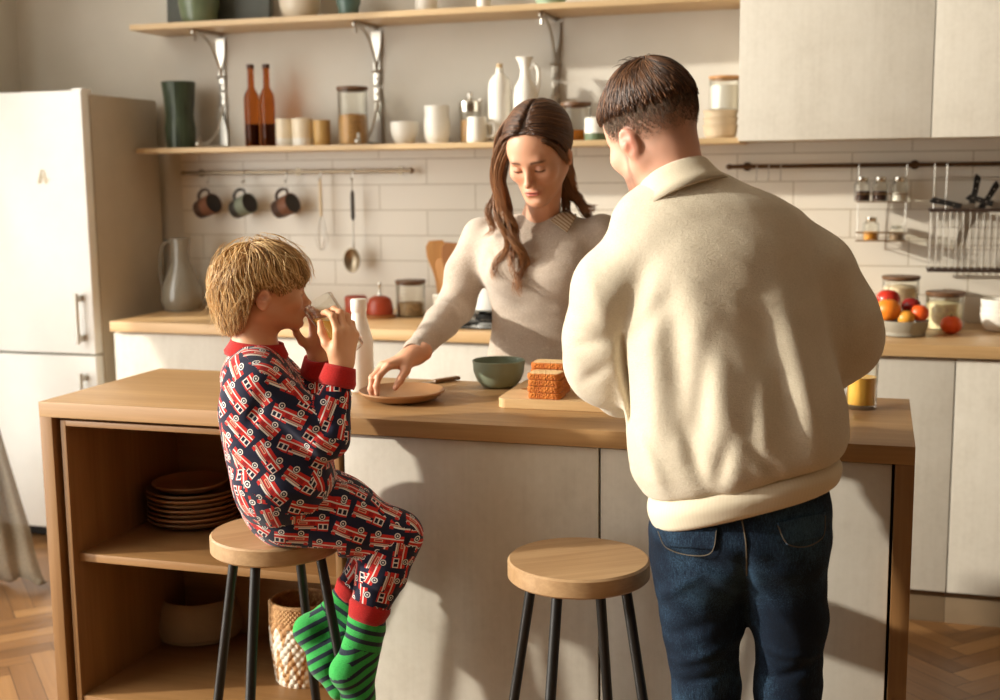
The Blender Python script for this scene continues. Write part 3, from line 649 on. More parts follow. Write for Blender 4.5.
# utensil crock
p = AY(444, 314, -.25); k = 1/SC((p[0], -.25, .95)); cx = p[0]
t = thing('utensil_holder', 'pale grey ceramic crock holding wooden utensils', 'holder', (cx, -.25, WZ))
MB().lathe(hollow([(9*k, 0), (10*k, 1.5*k), (10.6*k, 20*k), (10.6*k, 24*k)], .004), 36).build('body', plain('grey_crock', (176, 168, 154), .45), t)
MB().lathe([(10.5*k, 20*k), (11.3*k, 21.5*k), (11.3*k, 23*k), (10.5*k, 24.5*k)], 36).build('rim', plain('grey_crock', (176, 168, 154), .45), t)
UW = wood('utensil_wood', (198, 146, 88), (164, 112, 60), 2, 2, .5)
def utensil(dx, lean, H, wtop, label, name, cat, mat=UW, yaw=.2):
    t = thing(name, label, cat, (cx+dx*k, -.25+.01*yaw, WZ+.006), 0, 'wooden utensils in the crock')
    R = Matrix.Rotation(lean, 4, 'Y') @ Matrix.Rotation(yaw, 4, 'Z'); n = 14
    prof = [(i/n, (3.0 if s_ < .45 else 3.0+(wtop-3.0)*min(1, (s_-.45)/.35)**1.3 if s_ < .93 else wtop*(1-.35*((s_-.93)/.07)**2))) for i in range(n+1) for s_ in [i/n]]
    m = MB(); poly = [(w_*k, s_*H*k) for s_, w_ in prof]+[(-w_*k, s_*H*k) for s_, w_ in prof[::-1]]
    m.prism(poly, -.004, .004, R); b = m.build('paddle', mat, t)
    md = b.modifiers.new('b', 'BEVEL'); md.width = .0015; md.segments = 2
utensil(-3, -.06, 76, 10.5, 'flat wooden spatula with wide blade, left in the crock', 'spatula', 'spatula', yaw=.25)
utensil(3.5, .07, 74, 9, 'darker wooden spoon, right in the crock', 'wooden_spoon', 'spoon', wood('utensil_wood_dark', (158, 104, 52), (124, 76, 36), 2, 2, .75), yaw=.1)
utensil(0.5, .0, 58, 8, 'short wooden turner in front in the crock', 'turner', 'utensil', yaw=.05)
# hob with pot
h0 = onz(412, 329); h1 = onz(452, 309)
HOBX0 = float(AZ(415, 329, .9)[0]); t = thing('hob', 'black glass cooktop set in the worktop behind the woman', 'hob', (HOBX0+.29, -.31, WZ))
MB().box(-.29, .29, -.25, .25, .0005, .006, .002).build('glass_top', plain('black_glass', (14, 13, 13), .12), t)
for bx, by in ((-.15, .12), (.15, .12), (-.15, -.12), (.15, -.12)):
    m = MB(); m.lathe([(.045, .006), (.045, .012), (.03, .016), (.0001, .016)], 28, Matrix.Translation((bx, by, 0)))
    for a in range(4):
        ca, sa = math.cos(a*PI/2), math.sin(a*PI/2); m.tube([(bx+.03*ca, by+.03*sa, .026), (bx+.1*ca, by+.1*sa, .026), (bx+.105*ca, by+.105*sa, .006)], .005, 8)
    m.build('burner', BLACK, t)
pp = AY(482, 318, -.25); tt = thing('saucepan', 'white enamel saucepan with dark lid on the hob', 'saucepan', (HOBX0+.29-.13, -.19, WZ+.0315)); 
MB().lathe(hollow([(.085, 0), (.092, .004), (.092, .085), (.095, .088)], .003), 44).build('body', WHITE, tt)
MB().lathe([(.093, .0885), (.096, .091), (.07, .102), (.012, .106), (.01, .115), (.018, .122), (.012, .128), (.0001, .128)], 40).build('lid', plain('dark_enamel', (70, 44, 30), .35), tt)
m = MB()
for s in (-1, 1): m.tube(spline([(s*.09, -.03, .07), (s*.118, -.025, .072), (s*.122, 0, .072), (s*.118, .025, .072), (s*.09, .03, .07)], 14), .005, 8)
m.build('handle', BLACK, tt)

# right side: fruit, canisters, bowls
p = AZ(905, 335, WZ); BX_, BY_ = p[0], p[1]+.07; k = 1/SC((BX_, BY_, .95))
bp = AY(903, 335, -.40); BX_, BY_ = bp[0], -.40; k = 1/SC((BX_, BY_, .95))
BR = 24*k
tag(MB().lathe(hollow([(BR*.62, 0), (BR*.8, .004), (BR*.95, .022), (BR, .05)], .004), 48).build('fruit_bowl', plain('grey_stoneware', (150, 144, 130), .45, var=.08), loc=(BX_, BY_, WZ)), 'shallow grey bowl heaped with fruit on the right worktop', 'bowl')
def fruitmat(name, c1, c2, bump, rough=.4):
    t = NT(name); o = t.obj(); n = t.noise(o, 22, 4); b = t.noise(o, 260, 2)
    t.set(Base_Color=t.ramp(n, [(.3, lin(c1)), (.7, lin(c2))]), Roughness=rough, Subsurface_Weight=.05, Subsurface_Radius=(.01, .004, .002)); t.bump(b, bump, .001); return t.m
ORG = fruitmat('orange_peel', (232, 120, 26), (240, 146, 44), .35); TAN = fruitmat('tangerine_peel', (226, 74, 22), (232, 100, 34), .3); APR = fruitmat('apple_red', (170, 26, 22), (206, 58, 40), .02, .25); APD = fruitmat('apple_dark', (112, 16, 20), (150, 34, 30), .02, .25); LEM = fruitmat('lemon_peel', (226, 150, 48), (234, 168, 66), .3)
def fruit(name, label, px, py, y, r, mat, squash=.92, stem=True, z=None, grp='fruit in the grey bowl'):
    p = AY(px, py, y); t = thing(name, label, 'fruit', (p[0], y, p[2] if z is None else z), rnd.random()*6, grp)
    m = MB(); n = 22; prof = []
    for i in range(n+1):
        a = PI*i/n; rr = math.sin(a); zz = -math.cos(a)
        zz -= .16*math.exp(-(rr/.28)**2)*(1 if zz > 0 else -1)
        prof.append((max(r*rr, 1e-6), r*zz*squash))
    m.lathe(prof, 28); m.build('flesh', mat, t)
    if stem:
        m = MB(); m.tube([(0, 0, r*squash*.82), (.001, 0, r*squash*.95), (.003, .001, r*squash*1.1)], [.0022, .0016, .002], 6); m.build('stem', plain('fruit_stem', (84, 66, 38), .7), t)
fruit('orange', 'large orange at the front of the grey fruit bowl', 888, 310, BY_-.02, .041, ORG)
fruit('apple', 'bright red apple on top, behind the large orange', 888, 300, BY_+.07, .040, APR)
fruit('apple', 'dark red apple between the orange and the tangerine', 911, 306, BY_+.03, .031, APD)
fruit('tangerine', 'red orange tangerine at the right rim of the fruit bowl', 919.5, 313, BY_-.01, .030, TAN)
fruit('lemon', 'yellow orange lemon tucked between orange and tangerine', 906, 318, BY_-.03, .028, LEM)
q = AZ(951, 334, WZ); fruit('tangerine', 'single red orange tangerine lying on the worktop', 951, 326, q[1], .034, TAN, z=WZ+.030, grp=None)
t = canister('glass_jar', 'tall glass canister of pale pasta behind the fruit bowl', 900, -.14, WZ, 18, 47, plain('pale_pasta', (238, 216, 180), .7, var=.15, vscale=70, bump=.5, bscale=70), .86, group='jars on the worktop', lidh=.01, py=310)
t = canister('glass_jar', 'short glass canister of pasta shells behind the loose tangerine', 944.5, -.19, WZ, 18.5, 34, plain('pasta_shells', (244, 222, 178), .7, var=.25, vscale=60, bump=1, bscale=60), .8, group='jars on the worktop', lidh=.011, py=318)
p = AY(1000, 320, -.22); k = 1/SC((p[0], -.22, .95))
for i in range(3):
    tag(MB().lathe(hollow([(9*k, 0), (14*k, 2*k), (18*k, 9*k), (19*k, 18*k)] if i == 0 else [(14*k, 0), (16.5*k, 2.5*k), (18.4*k, 8*k), (19*k, 14*k)], .0035), 44).build('bowl', WHITE, loc=(p[0], -.22, WZ+(0, 9.5, 18)[i]*k)), ('lowest', 'middle', 'topmost')[i]+' white bowl of the stack at the right picture edge', 'bowl', 'stacked white bowls')

# ------------------------------------------------------------------ on and in the island
p = AZ(361, 391, IZ); k = 1/SC((p[0], p[1], 1.0)); BOTP = p
t = thing('bottle', 'white milk bottle with screw cap on the island by the boy\'s hands', 'bottle', (p[0], p[1], IZ))
MB().lathe([(.0001, 0), (12.2*k, 0), (13.4*k, 1.5*k), (13.4*k, 47*k), (12.8*k, 54*k), (9.6*k, 66*k), (7.6*k, 74*k), (7*k, 80*k), (.0001, 80*k)], 40, wob=lambda a, z: .012*math.sin(z*420) if z < 47*k else 0).build('body', WHITE, t)
MB().lathe([(7.2*k, 80*k), (8*k, 81*k), (8*k, 91*k), (7.3*k, 93*k), (.0001, 93.4*k)], 36).build('cap', WHITE, t)
# plate under the woman's hand
p = AZ(402, 400, IZ); k = 1/SC((p[0], p[1], .92)); PLP = p; PLR = 43*k
PLATEM = plain('tan_plate_glaze', (160, 118, 80), .35, var=.1, vscale=10); PLATED = plain('dark_plate_glaze', (122, 92, 62), .28, var=.15); PLRIM = plain('bare_clay_rim', (206, 170, 122), .5)
PPROF = [(.0001, .004), (.55, .0), (.6, .001), (.86, .009), (1.0, .022), (1.0, .0255), (.985, .026), (.84, .0135), (.58, .0065), (.0001, .0062)]
tag(MB().lathe([(a*PLR if a > .001 else .0001, b) for a, b in PPROF], 64).build('plate', PLATEM, loc=(p[0], p[1], IZ)), 'tan plate on the island under the woman\'s hand', 'plate')
# table knife behind the plate
a = AZ(396, 389, IZ); b = AZ(456, 380, IZ); ang = math.atan2(b[1]-a[1], b[0]-a[0])
t = thing('knife', 'table knife with dark handle ends lying behind the tan plate', 'knife', (a[0], a[1], IZ+.004), ang); L = float(np.linalg.norm(b-a))
m = MB(); m.box(L*.62, L*1.05, -.008, .008, -.0035, .006, .003); m.build('handle', wood('knife_wood', (150, 110, 72), (110, 76, 46), 0, 3), t)
m = MB(); v = [(L*.62, -.008, 0), (L*.2, -.010, 0), (-.02, .004, 0), (0, .008, 0), (L*.62, .008, 0)]; m.prism([(x, y) for x, y, z in v], -.001, .001, Matrix.Rotation(PI/2, 4, 'X')); m.build('blade', STEEL, t)
t2 = AZ(412, 387, IZ); tag(MB().lathe([(.0001, 0), (.011, .0), (.016, .002), (.014, .005), (.0001, .006)], 20, Matrix.Diagonal((1.5, 1, 1, 1))).build('walnut_shell', plain('dark_nut', (66, 44, 30), .6), loc=(t2[0]+.012, t2[1]+.02, IZ)), 'small dark nut shell behind the tan plate', 'nut')
# green bowl
p = AZ(499, 391, IZ); p[1] += .06; p = np.array([AY(499, 385, p[1])[0], p[1], IZ]); k = 1/SC((p[0], p[1], .95)); GBP = p
GB = plain('sage_green_glaze', (128, 140, 120), .4, var=.05)
tag(MB().lathe(hollow([(12*k, 0), (17*k, 1.6*k), (22*k, 7*k), (25.4*k, 16*k), (26.4*k, 27*k)], .0035), 56).build('bowl', GB, loc=(p[0], p[1], IZ)), 'sage green bowl on the island in front of the woman', 'bowl')
# cutting board
a, b = AZ(500, 408, IZ), AZ(606, 409, IZ); c_ = AZ(508, 388, IZ)
bw = .30; bd = float(abs(c_[1]-a[1]))*1.05; t = thing('cutting_board', 'pale wooden cutting board with hang hole under the toast', 'cutting board', (a[0]-.008, a[1]+.0, IZ), .02)
bm = bmesh.new()
def rrect(x0, y0, x1, y1, r, n=8):
    out = []
    for cx_, cy_, a0 in ((x1-r, y1-r, 0), (x0+r, y1-r, PI/2), (x0+r, y0+r, PI), (x1-r, y0+r, 1.5*PI)):
        out += [(cx_+r*math.cos(a0+PI/2*i/n), cy_+r*math.sin(a0+PI/2*i/n)) for i in range(n+1)]
    return out
def board_mesh():
    outer = rrect(0, 0, bw, bd, .022); hole = [(.035+.012*math.cos(2*PI*i/24), bd*.5+.012*math.sin(2*PI*i/24)) for i in range(24)]
    bm = bmesh.new(); ed = []
    for loop in (outer, hole):
        vs_ = [bm.verts.new((x, y, .022)) for x, y in loop]
        ed += [bm.edges.new((vs_[i], vs_[(i+1) % len(vs_)])) for i in range(len(vs_))]
    bmesh.ops.triangle_fill(bm, edges=ed, use_beauty=True)
    r = bmesh.ops.extrude_face_region(bm, geom=bm.faces[:]); bmesh.ops.translate(bm, verts=[q for q in r['geom'] if isinstance(q, bmesh.types.BMVert)], vec=(0, 0, -.0215))
    bm.verts.index_update(); out = ([q.co[:] for q in bm.verts], [[w_.index for w_ in f.verts] for f in bm.faces]); bm.free(); return out
m = MB(); m.add(*board_mesh()); o = m.build('board', wood('board_wood', (232, 200, 152), (206, 168, 118), 0, 1.4), t); md = o.modifiers.new('b', 'BEVEL'); md.width = .004; md.segments = 3; md.limit_method = 'ANGLE'
BDZ = IZ+.022
# toast slices: a low pile in front, a taller one behind
def toastmat(name, c1, c2):
    t = NT(name); o = t.obj(); n = t.noise(o, 60, 5, .65); v = t.N('ShaderNodeTexVoronoi', {'Vector': o, 'Scale': 260.0}).outputs[0]
    t.set(Base_Color=t.ramp(n, [(.3, lin(c1)), (.7, lin(c2))]), Roughness=.85); t.bump(t.math('ADD', n, v), .9, .004); return t.m
CRUST = toastmat('toast_crust', (186, 94, 30), (224, 138, 56)); CRUMB = toastmat('toast_crumb', (236, 190, 128), (246, 214, 160))
tl = AZ(530, 399, BDZ); tr_ = AZ(564, 400, BDZ)
tw = float(np.linalg.norm(tr_-tl))
def toast(i, x, y, z, w_, d_, th, label):
    t = thing('toast_slice', label, 'toast', (x, y, z), rnd.uniform(-.03, .03), 'toast slices on the cutting board'); h = w_/2
    def shape(s):
        n = 10; base = rrect(-h*s, -d_/2*s, h*s, d_/2*s, .012); return base
    def slab(z0, z1, s):
        pl_ = shape(s); n = len(pl_); v = [(x_, y_, z0) for x_, y_ in pl_]+[(x_, y_, z1) for x_, y_ in pl_]
        return v, [tuple(range(n-1, -1, -1)), tuple(range(n, 2*n))]+[(q, (q+1) % n, n+(q+1) % n, n+q) for q in range(n)]
    m = MB(); m.add(*slab(0, th, 1)); o = m.build('crust', CRUST, t); md = o.modifiers.new('b', 'BEVEL'); md.width = .0025; md.segments = 2; md.limit_method = 'ANGLE'
    MB().add(*slab(th-.0008, th+.0006, .9)).build('crumb', CRUMB, t)
xm = (tl[0]+tr_[0])/2
nfront, nback = 4, 5; th = .0135
hf = (400-374)/SC((xm, tl[1], .95)); th = hf/nfront/1.0-.0007
ords = ('bottom', 'second', 'third', 'fourth', 'fifth', 'sixth')
for i in range(nfront): toast(i, xm-.008+rnd.uniform(-.002, .002), tl[1]+.033, BDZ+i*(th+.0007), tw, .062, th, ('top' if i == nfront-1 else ords[i])+' toast slice of the low front pile on the board')
for i in range(nback): toast(i, xm-.016+rnd.uniform(-.002, .002), tl[1]+.033+.066, BDZ+i*(th+.0007), tw*1.1, .062, th, ('top' if i == nback-1 else ords[i])+' toast slice of the taller rear pile by the green bowl')
# glass of juice on the right
JUICE = plain('orange_juice', (244, 190, 88), .25, var=.04, sss=.2)
def juice_glass(t, r0, r1, H, fill):
    MB().lathe(hollow([(r0, 0), (r0*1.02, .003), (r1, H-.002), (r1, H)], .0022, .010), 44).build('glass_body', glass(), t)
    MB().lathe([(.0001, .0105), (r0-.0025, .0105), (r0+(r1-r0)*fill-.0025, H*fill), (.0001, H*fill)], 36).build('juice', JUICE, t)
p = AZ(861, 408, IZ); k = 1/SC((p[0], p[1], .95))
t = thing('juice_glass', 'glass of orange juice on the island right of the man', 'glass', (p[0], p[1], IZ), 0, 'glasses of orange juice'); juice_glass(t, 14.5*k, 16.5*k, 58*k, .55)

# plates on the shelf
p = AZ(196, 527, SHZ); k = 1/SC((p[0], p[1], SHZ+.05)); py_ = p[1]+.04; PX_ = float(AY(196, 520, py_)[0])
pw = 46*k*1.02
ordw = ('lowest', 'second', 'third', 'fourth', 'fifth', 'sixth', 'seventh', 'eighth')
n = 8
for i in range(n):
    R = pw*(1.0 if i < n-1 else .80)
    o = MB().lathe([(a*R if a > .001 else .0001, b*1.0) for a, b in PPROF], 64).build('plate', PLATED if i % 2 == 0 else PLATEM, loc=(PX_+rnd.uniform(-.002, .002)-(0 if i < n-1 else .012), py_+rnd.uniform(-.002, .002), SHZ+i*.0128))
    tag(o, (ordw[i]+' brown plate of the stack, counted from the shelf board' if i < n-1 else 'smaller brown plate on top of the stacked plates'), 'plate', 'brown plates stacked on the island shelf')
# big beige bowl on the bottom
p = AZ(200, 646, LBZ); py_ = p[1]+.09; PX_ = float(AY(200, 630, py_)[0]); k = 1/SC((PX_, py_, LBZ+.05))
tag(MB().lathe(hollow([(36*k, 0), (44*k, 6*k), (45*k, 14*k), (40*k, 34*k), (37*k, 40*k)], .006), 56).build('bowl', plain('taupe_stoneware', (168, 146, 118), .6), loc=(PX_, py_, LBZ)), 'large taupe bowl on the lowest island shelf', 'bowl')
# woven basket on the floor
def basket():
    q0 = AZ(303, 690, LBZ); k0 = 1/SC(q0); y0 = max(q0[1]+28*k0, IY0+.13); c = AY(303, 640, y0); k = 1/SC(c); zt = float(AY(303, 600, y0)[2]); H = zt-LBZ
    t = thing('basket', 'woven white and tan basket on the lowest island shelf by the boy\'s feet', 'basket', (c[0], y0, LBZ+.001))
    rows = int(H/.012); cols = 46; v = []; f = []; R0, R1 = 27*k, 29*k
    seg = cols*4
    nz = rows*4
    for j in range(nz+1):
        s = j/nz; R = R0*.93+(R1*1.05-R0*.93)*math.sin(min(1, s*1.25)*PI/2)-.10*R1*max(0, s-.7)
        for i in range(seg):
            a = 2*PI*i/seg
            d = .0032*math.cos(a*cols/2+PI*(int(j//4) % 2))*abs(math.sin(PI*(j % 4+.001)/4)) if s < .8 else .0022*math.cos(a*cols)*math.cos(j*PI/2)
            v.append(((R+d)*math.cos(a), (R+d)*math.sin(a), s*H))
    for j in range(nz):
        for i in range(seg): k2 = (i+1) % seg; f.append((j*seg+i, j*seg+k2, (j+1)*seg+k2, (j+1)*seg+i))
    b = len(v); v.append((0, 0, .002)); f += [(b, (i+1) % seg, i) for i in range(seg)]
    m = MB(); m.add(v, f)
    t_ = NT('woven_fibre'); o = t_.obj(); s = t_.N('ShaderNodeSeparateXYZ', {0: o})
    an = t_.math('ARCTAN2', s.outputs[1], s.outputs[0]); zz = t_.math('MULTIPLY', s.outputs[2], 55.0)
    zig = t_.math('PINGPONG', t_.math('MULTIPLY', an, 4.0), 1.0)
    band = t_.math('SINE', t_.math('ADD', zz, t_.math('MULTIPLY', zig, 4.0))); nz_ = t_.noise(o, 90, 3)
    top = t_.math('GREATER_THAN', s.outputs[2], H*.74)
    w_ = t_.math('MULTIPLY', t_.math('GREATER_THAN', t_.math('ADD', band, t_.math('MULTIPLY', nz_, .9)), .15), t_.math('SUBTRACT', 1.0, top))
    base = t_.ramp(nz_, [(.3, lin((170, 122, 78))), (.7, lin((212, 168, 116)))])
    t_.set(Base_Color=t_.mix(w_, base, lin((236, 226, 208))), Roughness=.8); t_.bump(nz_, .5, .002)
    o = m.build('basket_body', t_.m, t); md = o.modifiers.new('t', 'SOLIDIFY'); md.thickness = .005; md.offset = -1
    MB().tube([(R1*1.0*math.cos(2*PI*i/60), R1*1.0*math.sin(2*PI*i/60), H) for i in range(60)], .005, 8, closed=True).build('rim', t_.m, t)
    q = Vector((-.86, -.50, 0)).normalized(); w2 = Vector((-q.y, q.x, 0)); R2 = R1*.97+.006
    m = MB(); m.tube([q*R2+w2*(.010*math.cos(a))+Vector((0, 0, H*.86+.034*math.sin(a))) for a in [2*PI*i/28 for i in range(28)]], .0055, 8, closed=True)
    m.build('handle', plain('light_fibre', (222, 182, 134), .8, var=.15, vscale=120, bump=.5), t)
basket()
# ------------------------------------------------------------------ implicit surfaces for the people and their clothes
F = np.float32
def _n(v): v = np.array(v, float); return v/np.linalg.norm(v)
def smin(a, b, k): h = np.maximum(k-np.abs(a-b), 0)/k; return np.minimum(a, b)-h*h*k*F(.25)
def smax(a, b, k): h = np.maximum(k-np.abs(a-b), 0)/k; return np.maximum(a, b)+h*h*k*F(.25)
def cone(a, b, ra, rb):
    a = np.array(a, F); b = np.array(b, F); ba = b-a; L = float(ba@ba)+1e-9
    def f(P):
        h = np.clip(((P-a)@ba)/F(L), 0, 1); return np.linalg.norm(P-a-h[:, None]*ba, axis=1)-(F(ra)+F(rb-ra)*h)
    return f
def ell(c, r, R=None):
    c = np.array(c, F); r = np.array(r, F); R = None if R is None else np.array(R, F)
    def f(P):
        q = P-c
        if R is not None: q = q@R
        k0 = np.linalg.norm(q/r, axis=1); k1 = np.linalg.norm(q/(r*r), axis=1); return k0*(k0-1)/np.maximum(k1, 1e-6)
    return f
def rot(ax=0, ay=0, az=0):
    return np.array(Matrix.Rotation(az, 3, 'Z') @ Matrix.Rotation(ay, 3, 'Y') @ Matrix.Rotation(ax, 3, 'X'))
def basis(x, y, z): return np.array([x, y, z], float).T       # columns = axes
class S:
    """list of blended shapes, evaluated in order"""
    def __init__(s): s.o = []
    def u(s, f, k=.02): s.o.append((f, 'u', k)); return s
    def sub(s, f, k=.01): s.o.append((f, 's', k)); return s
    def cut(s, f, k=.01): s.o.append((f, 'i', k)); return s
    def disp(s, f): s.o.append((f, 'd', 0)); return s
    def __call__(s, P):
        d = None
        for f, m, k in s.o:
            v = f(P)
            if d is None: d = v
            elif m == 'u': d = smin(d, v, F(k))
            elif m == 's': d = smax(d, -v, F(k))
            elif m == 'i': d = smax(d, v, F(k))
            else: d = d+v
        return d
def xform(f, M, o, s=1.0):
    """f lives in a local frame with axes = columns of M, origin o, scale s"""
    M = np.array(M, F); o = np.array(o, F)
    return lambda P: f(((P-o)@M)/F(s))*F(s)
def chain(pts, rad, k=.03):
    s = S()
    for i in range(len(pts)-1): s.u(cone(pts[i], pts[i+1], rad[i], rad[i+1]), k)
    return s
def loft(secs, cap=.02, p=2.3):
    """secs: (z, cx, cy, rx, ry, ang) elliptical cross sections stacked along z"""
    A = np.array(sorted(secs), F)
    def f(P):
        z = P[:, 2]; zc = np.clip(z, A[0, 0], A[-1, 0])
        i = np.clip(np.searchsorted(A[:, 0], zc, 'right')-1, 0, len(A)-2); t = (zc-A[i, 0])/(A[i+1, 0]-A[i, 0])
        # cubic (Catmull-Rom, non-uniform tangents) blend
        def val(c):
            im = np.maximum(i-1, 0); ip = np.minimum(i+2, len(A)-1); dz = A[i+1, 0]-A[i, 0]
            m0 = (A[i+1, c]-A[im, c])/(A[i+1, 0]-A[im, 0])*dz; m1 = (A[ip, c]-A[i, c])/(A[ip, 0]-A[i, 0])*dz
            t2 = t*t; t3 = t2*t; return (2*t3-3*t2+1)*A[i, c]+(t3-2*t2+t)*m0+(-2*t3+3*t2)*A[i+1, c]+(t3-t2)*m1
        x = P[:, 0]-val(1); y = P[:, 1]-val(2); a = val(5); ca, sa = np.cos(a), np.sin(a)
        u = np.abs(x*ca+y*sa)/val(3); v = np.abs(-x*sa+y*ca)/val(4)
        q = (u**p+v**p+1e-9)**F(1/p); g = np.sqrt(u*u+v*v)+1e-6
        rr = np.sqrt(x*x+y*y)
        d = rr*(1-1/np.maximum(q, .15)); d = np.maximum(d, -.3)
        zo = np.maximum(A[0, 0]-z, z-A[-1, 0])
        return smax(d, zo, F(cap))
    return f
def mesh_sdf(fn, lo, hi, h, B=8):
    lo = np.array(lo, float); hi = np.array(hi, float)
    nb = np.ceil((hi-lo)/(h*B)).astype(int); n = nb*B+1
    ci = np.stack(np.meshgrid(*[np.arange(q) for q in nb], indexing='ij'), -1).reshape(-1, 3)
    cc = (lo+(ci+.5)*B*h).astype(F); dc = fn(cc)
    D = np.empty(n, F); s = np.where(dc < 0, -1, 1).astype(F)
    D[:] = 1
    S3 = s.reshape(nb); D[:-1, :-1, :-1] = np.repeat(np.repeat(np.repeat(S3, B, 0), B, 1), B, 2)
    act = ci[np.abs(dc) < B*h*.87*1.35+.008]
    off = np.stack(np.meshgrid(*[np.arange(B+1)]*3, indexing='ij'), -1).reshape(-1, 3)
    for k in range(0, len(act), 400):
        g = (act[k:k+400, None]*B+off[None]).reshape(-1, 3)
        D[g[:, 0], g[:, 1], g[:, 2]] = fn((lo+g*h).astype(F))
    sg = D < 0
    a8 = [sg[i:n[0]-1+i, j:n[1]-1+j, k:n[2]-1+k] for i in (0, 1) for j in (0, 1) for k in (0, 1)]
    an = a8[0].copy(); al = a8[0].copy()
    for q in a8[1:]: an |= q; al &= q
    cells = np.argwhere(an & ~al)
    idx = np.full(n-1, -1, np.int64); idx[cells[:, 0], cells[:, 1], cells[:, 2]] = np.arange(len(cells))
    acc = np.zeros((len(cells), 3)); cnt = np.zeros(len(cells))
    cor = [(i, j, k) for i in (0, 1) for j in (0, 1) for k in (0, 1)]
    val = {c: D[cells[:, 0]+c[0], cells[:, 1]+c[1], cells[:, 2]+c[2]] for c in cor}
    for c in cor:
        for ax in range(3):
            if c[ax]: continue
            e = list(c); e[ax] = 1; e = tuple(e); a, b = val[c], val[e]; m = (a < 0) != (b < 0)
            t = np.where(m, a/np.where(m, a-b, 1), 0); p = np.array(c, float)[None].repeat(len(cells), 0); p[:, ax] += t
            acc += p*m[:, None]; cnt += m
    V = lo+(cells+acc/cnt[:, None])*h
    Q = []
    for ax in range(3):
        sl0 = [slice(None)]*3; sl1 = [slice(None)]*3; sl0[ax] = slice(0, -1); sl1[ax] = slice(1, None)
        A = sg[tuple(sl0)]; Bq = sg[tuple(sl1)]; e = np.argwhere(A != Bq)
        b, c = [(1, 2), (2, 0), (0, 1)][ax]
        e = e[(e[:, b] > 0) & (e[:, c] > 0) & (e[:, b] < n[b]-1) & (e[:, c] < n[c]-1)]
        flip = A[e[:, 0], e[:, 1], e[:, 2]]
        def at(db, dc_):
            q = e.copy(); q[:, b] += db; q[:, c] += dc_; return idx[q[:, 0], q[:, 1], q[:, 2]]
        q = np.stack([at(-1, -1), at(0, -1), at(0, 0), at(-1, 0)], 1)
        q[~flip] = q[~flip][:, ::-1]; Q.append(q)
    Q = np.concatenate(Q); Q = Q[(Q >= 0).all(1)]
    return V, Q
def grad(fn, P, e=.0015):
    P = P.astype(F); g = np.stack([fn(P+np.array(d, F)*e)-fn(P-np.array(d, F)*e) for d in np.eye(3)], 1); return g/np.maximum(np.linalg.norm(g, axis=1, keepdims=True), 1e-9)
def polymesh(name, V, Q, mat, parent=None, origin=(0, 0, 0), attrs=None, cuv=None, tris=None):
    me = bpy.data.meshes.new(name); V = np.asarray(V, float)-np.array(origin, float); k = Q.shape[1]
    me.vertices.add(len(V)); me.vertices.foreach_set('co', V.astype(F).ravel())
    me.loops.add(len(Q)*k); me.loops.foreach_set('vertex_index', Q.astype(np.int32).ravel())
    me.polygons.add(len(Q)); me.polygons.foreach_set('loop_start', (np.arange(len(Q))*k).astype(np.int32))
    try: me.polygons.foreach_set('loop_total', np.full(len(Q), k, np.int32))
    except Exception: pass
    me.update(calc_edges=True); me.validate()
    for nm, a in (attrs or {}).items():
        a = np.asarray(a, F)
        if a.ndim == 1: at = me.attributes.new(nm, 'FLOAT', 'POINT'); at.data.foreach_set('value', a)
        else:
            at = me.attributes.new(nm, 'FLOAT_COLOR', 'POINT'); at.data.foreach_set('color', np.concatenate([a, np.ones((len(a), 1), F)], 1).ravel())
    if cuv is not None: u = me.uv_layers.new(name='UVMap'); u.data.foreach_set('uv', np.asarray(cuv, F).ravel())
    me.shade_smooth(); me.materials.append(mat)
    o = bpy.data.objects.new(name, me); C.objects.link(o)
    if parent is not None: o.parent = parent
    return o
def smooth(V, Q, it=2, lam=.5):
    for _ in range(it):
        acc = np.zeros_like(V); c = np.zeros(len(V))
        k = Q.shape[1]
        for i in range(k):
            a, b = Q[:, i], Q[:, (i+1) % k]; np.add.at(acc, a, V[b]); np.add.at(c, a, 1)
        V = V+(acc/np.maximum(c, 1)[:, None]-V)*lam
    return V
def ridge(a, b, w, h, yside=None):
    """a soft fold along a segment: positive h raises the surface (distance measured across the XZ plane when yside is given)"""
    a = np.array(a, F); b = np.array(b, F)
    if yside is not None: A2, B2 = a[[0, 2]], b[[0, 2]]
    else: A2, B2 = a, b
    ba = B2-A2; L = float(ba@ba)+1e-9
    def f(P):
        q = P[:, [0, 2]] if yside is not None else P
        t = np.clip(((q-A2)@ba)/F(L), 0, 1); d = np.linalg.norm(q-A2-t[:, None]*ba, axis=1)
        g = F(-h)*np.exp(-(d/F(w))**2)*(F(.25)+F(.75)*np.sin(np.pi*(t*F(.9)+F(.05))))
        if yside is not None: g = g*np.clip(.5-(P[:, 1]-F(yside))*F(12), 0, 1) if True else g
        return g
    return f
def snoise(P, s, seed=0):
    """cheap smooth noise from sines"""
    r = np.random.RandomState(seed); o = 0
    for i in range(5):
        k = r.normal(size=3)*s*(1+.4*i); o = o+np.sin(P@k.astype(F)+F(r.rand()*6.28))/(1+.5*i)
    return (o/3).astype(F)

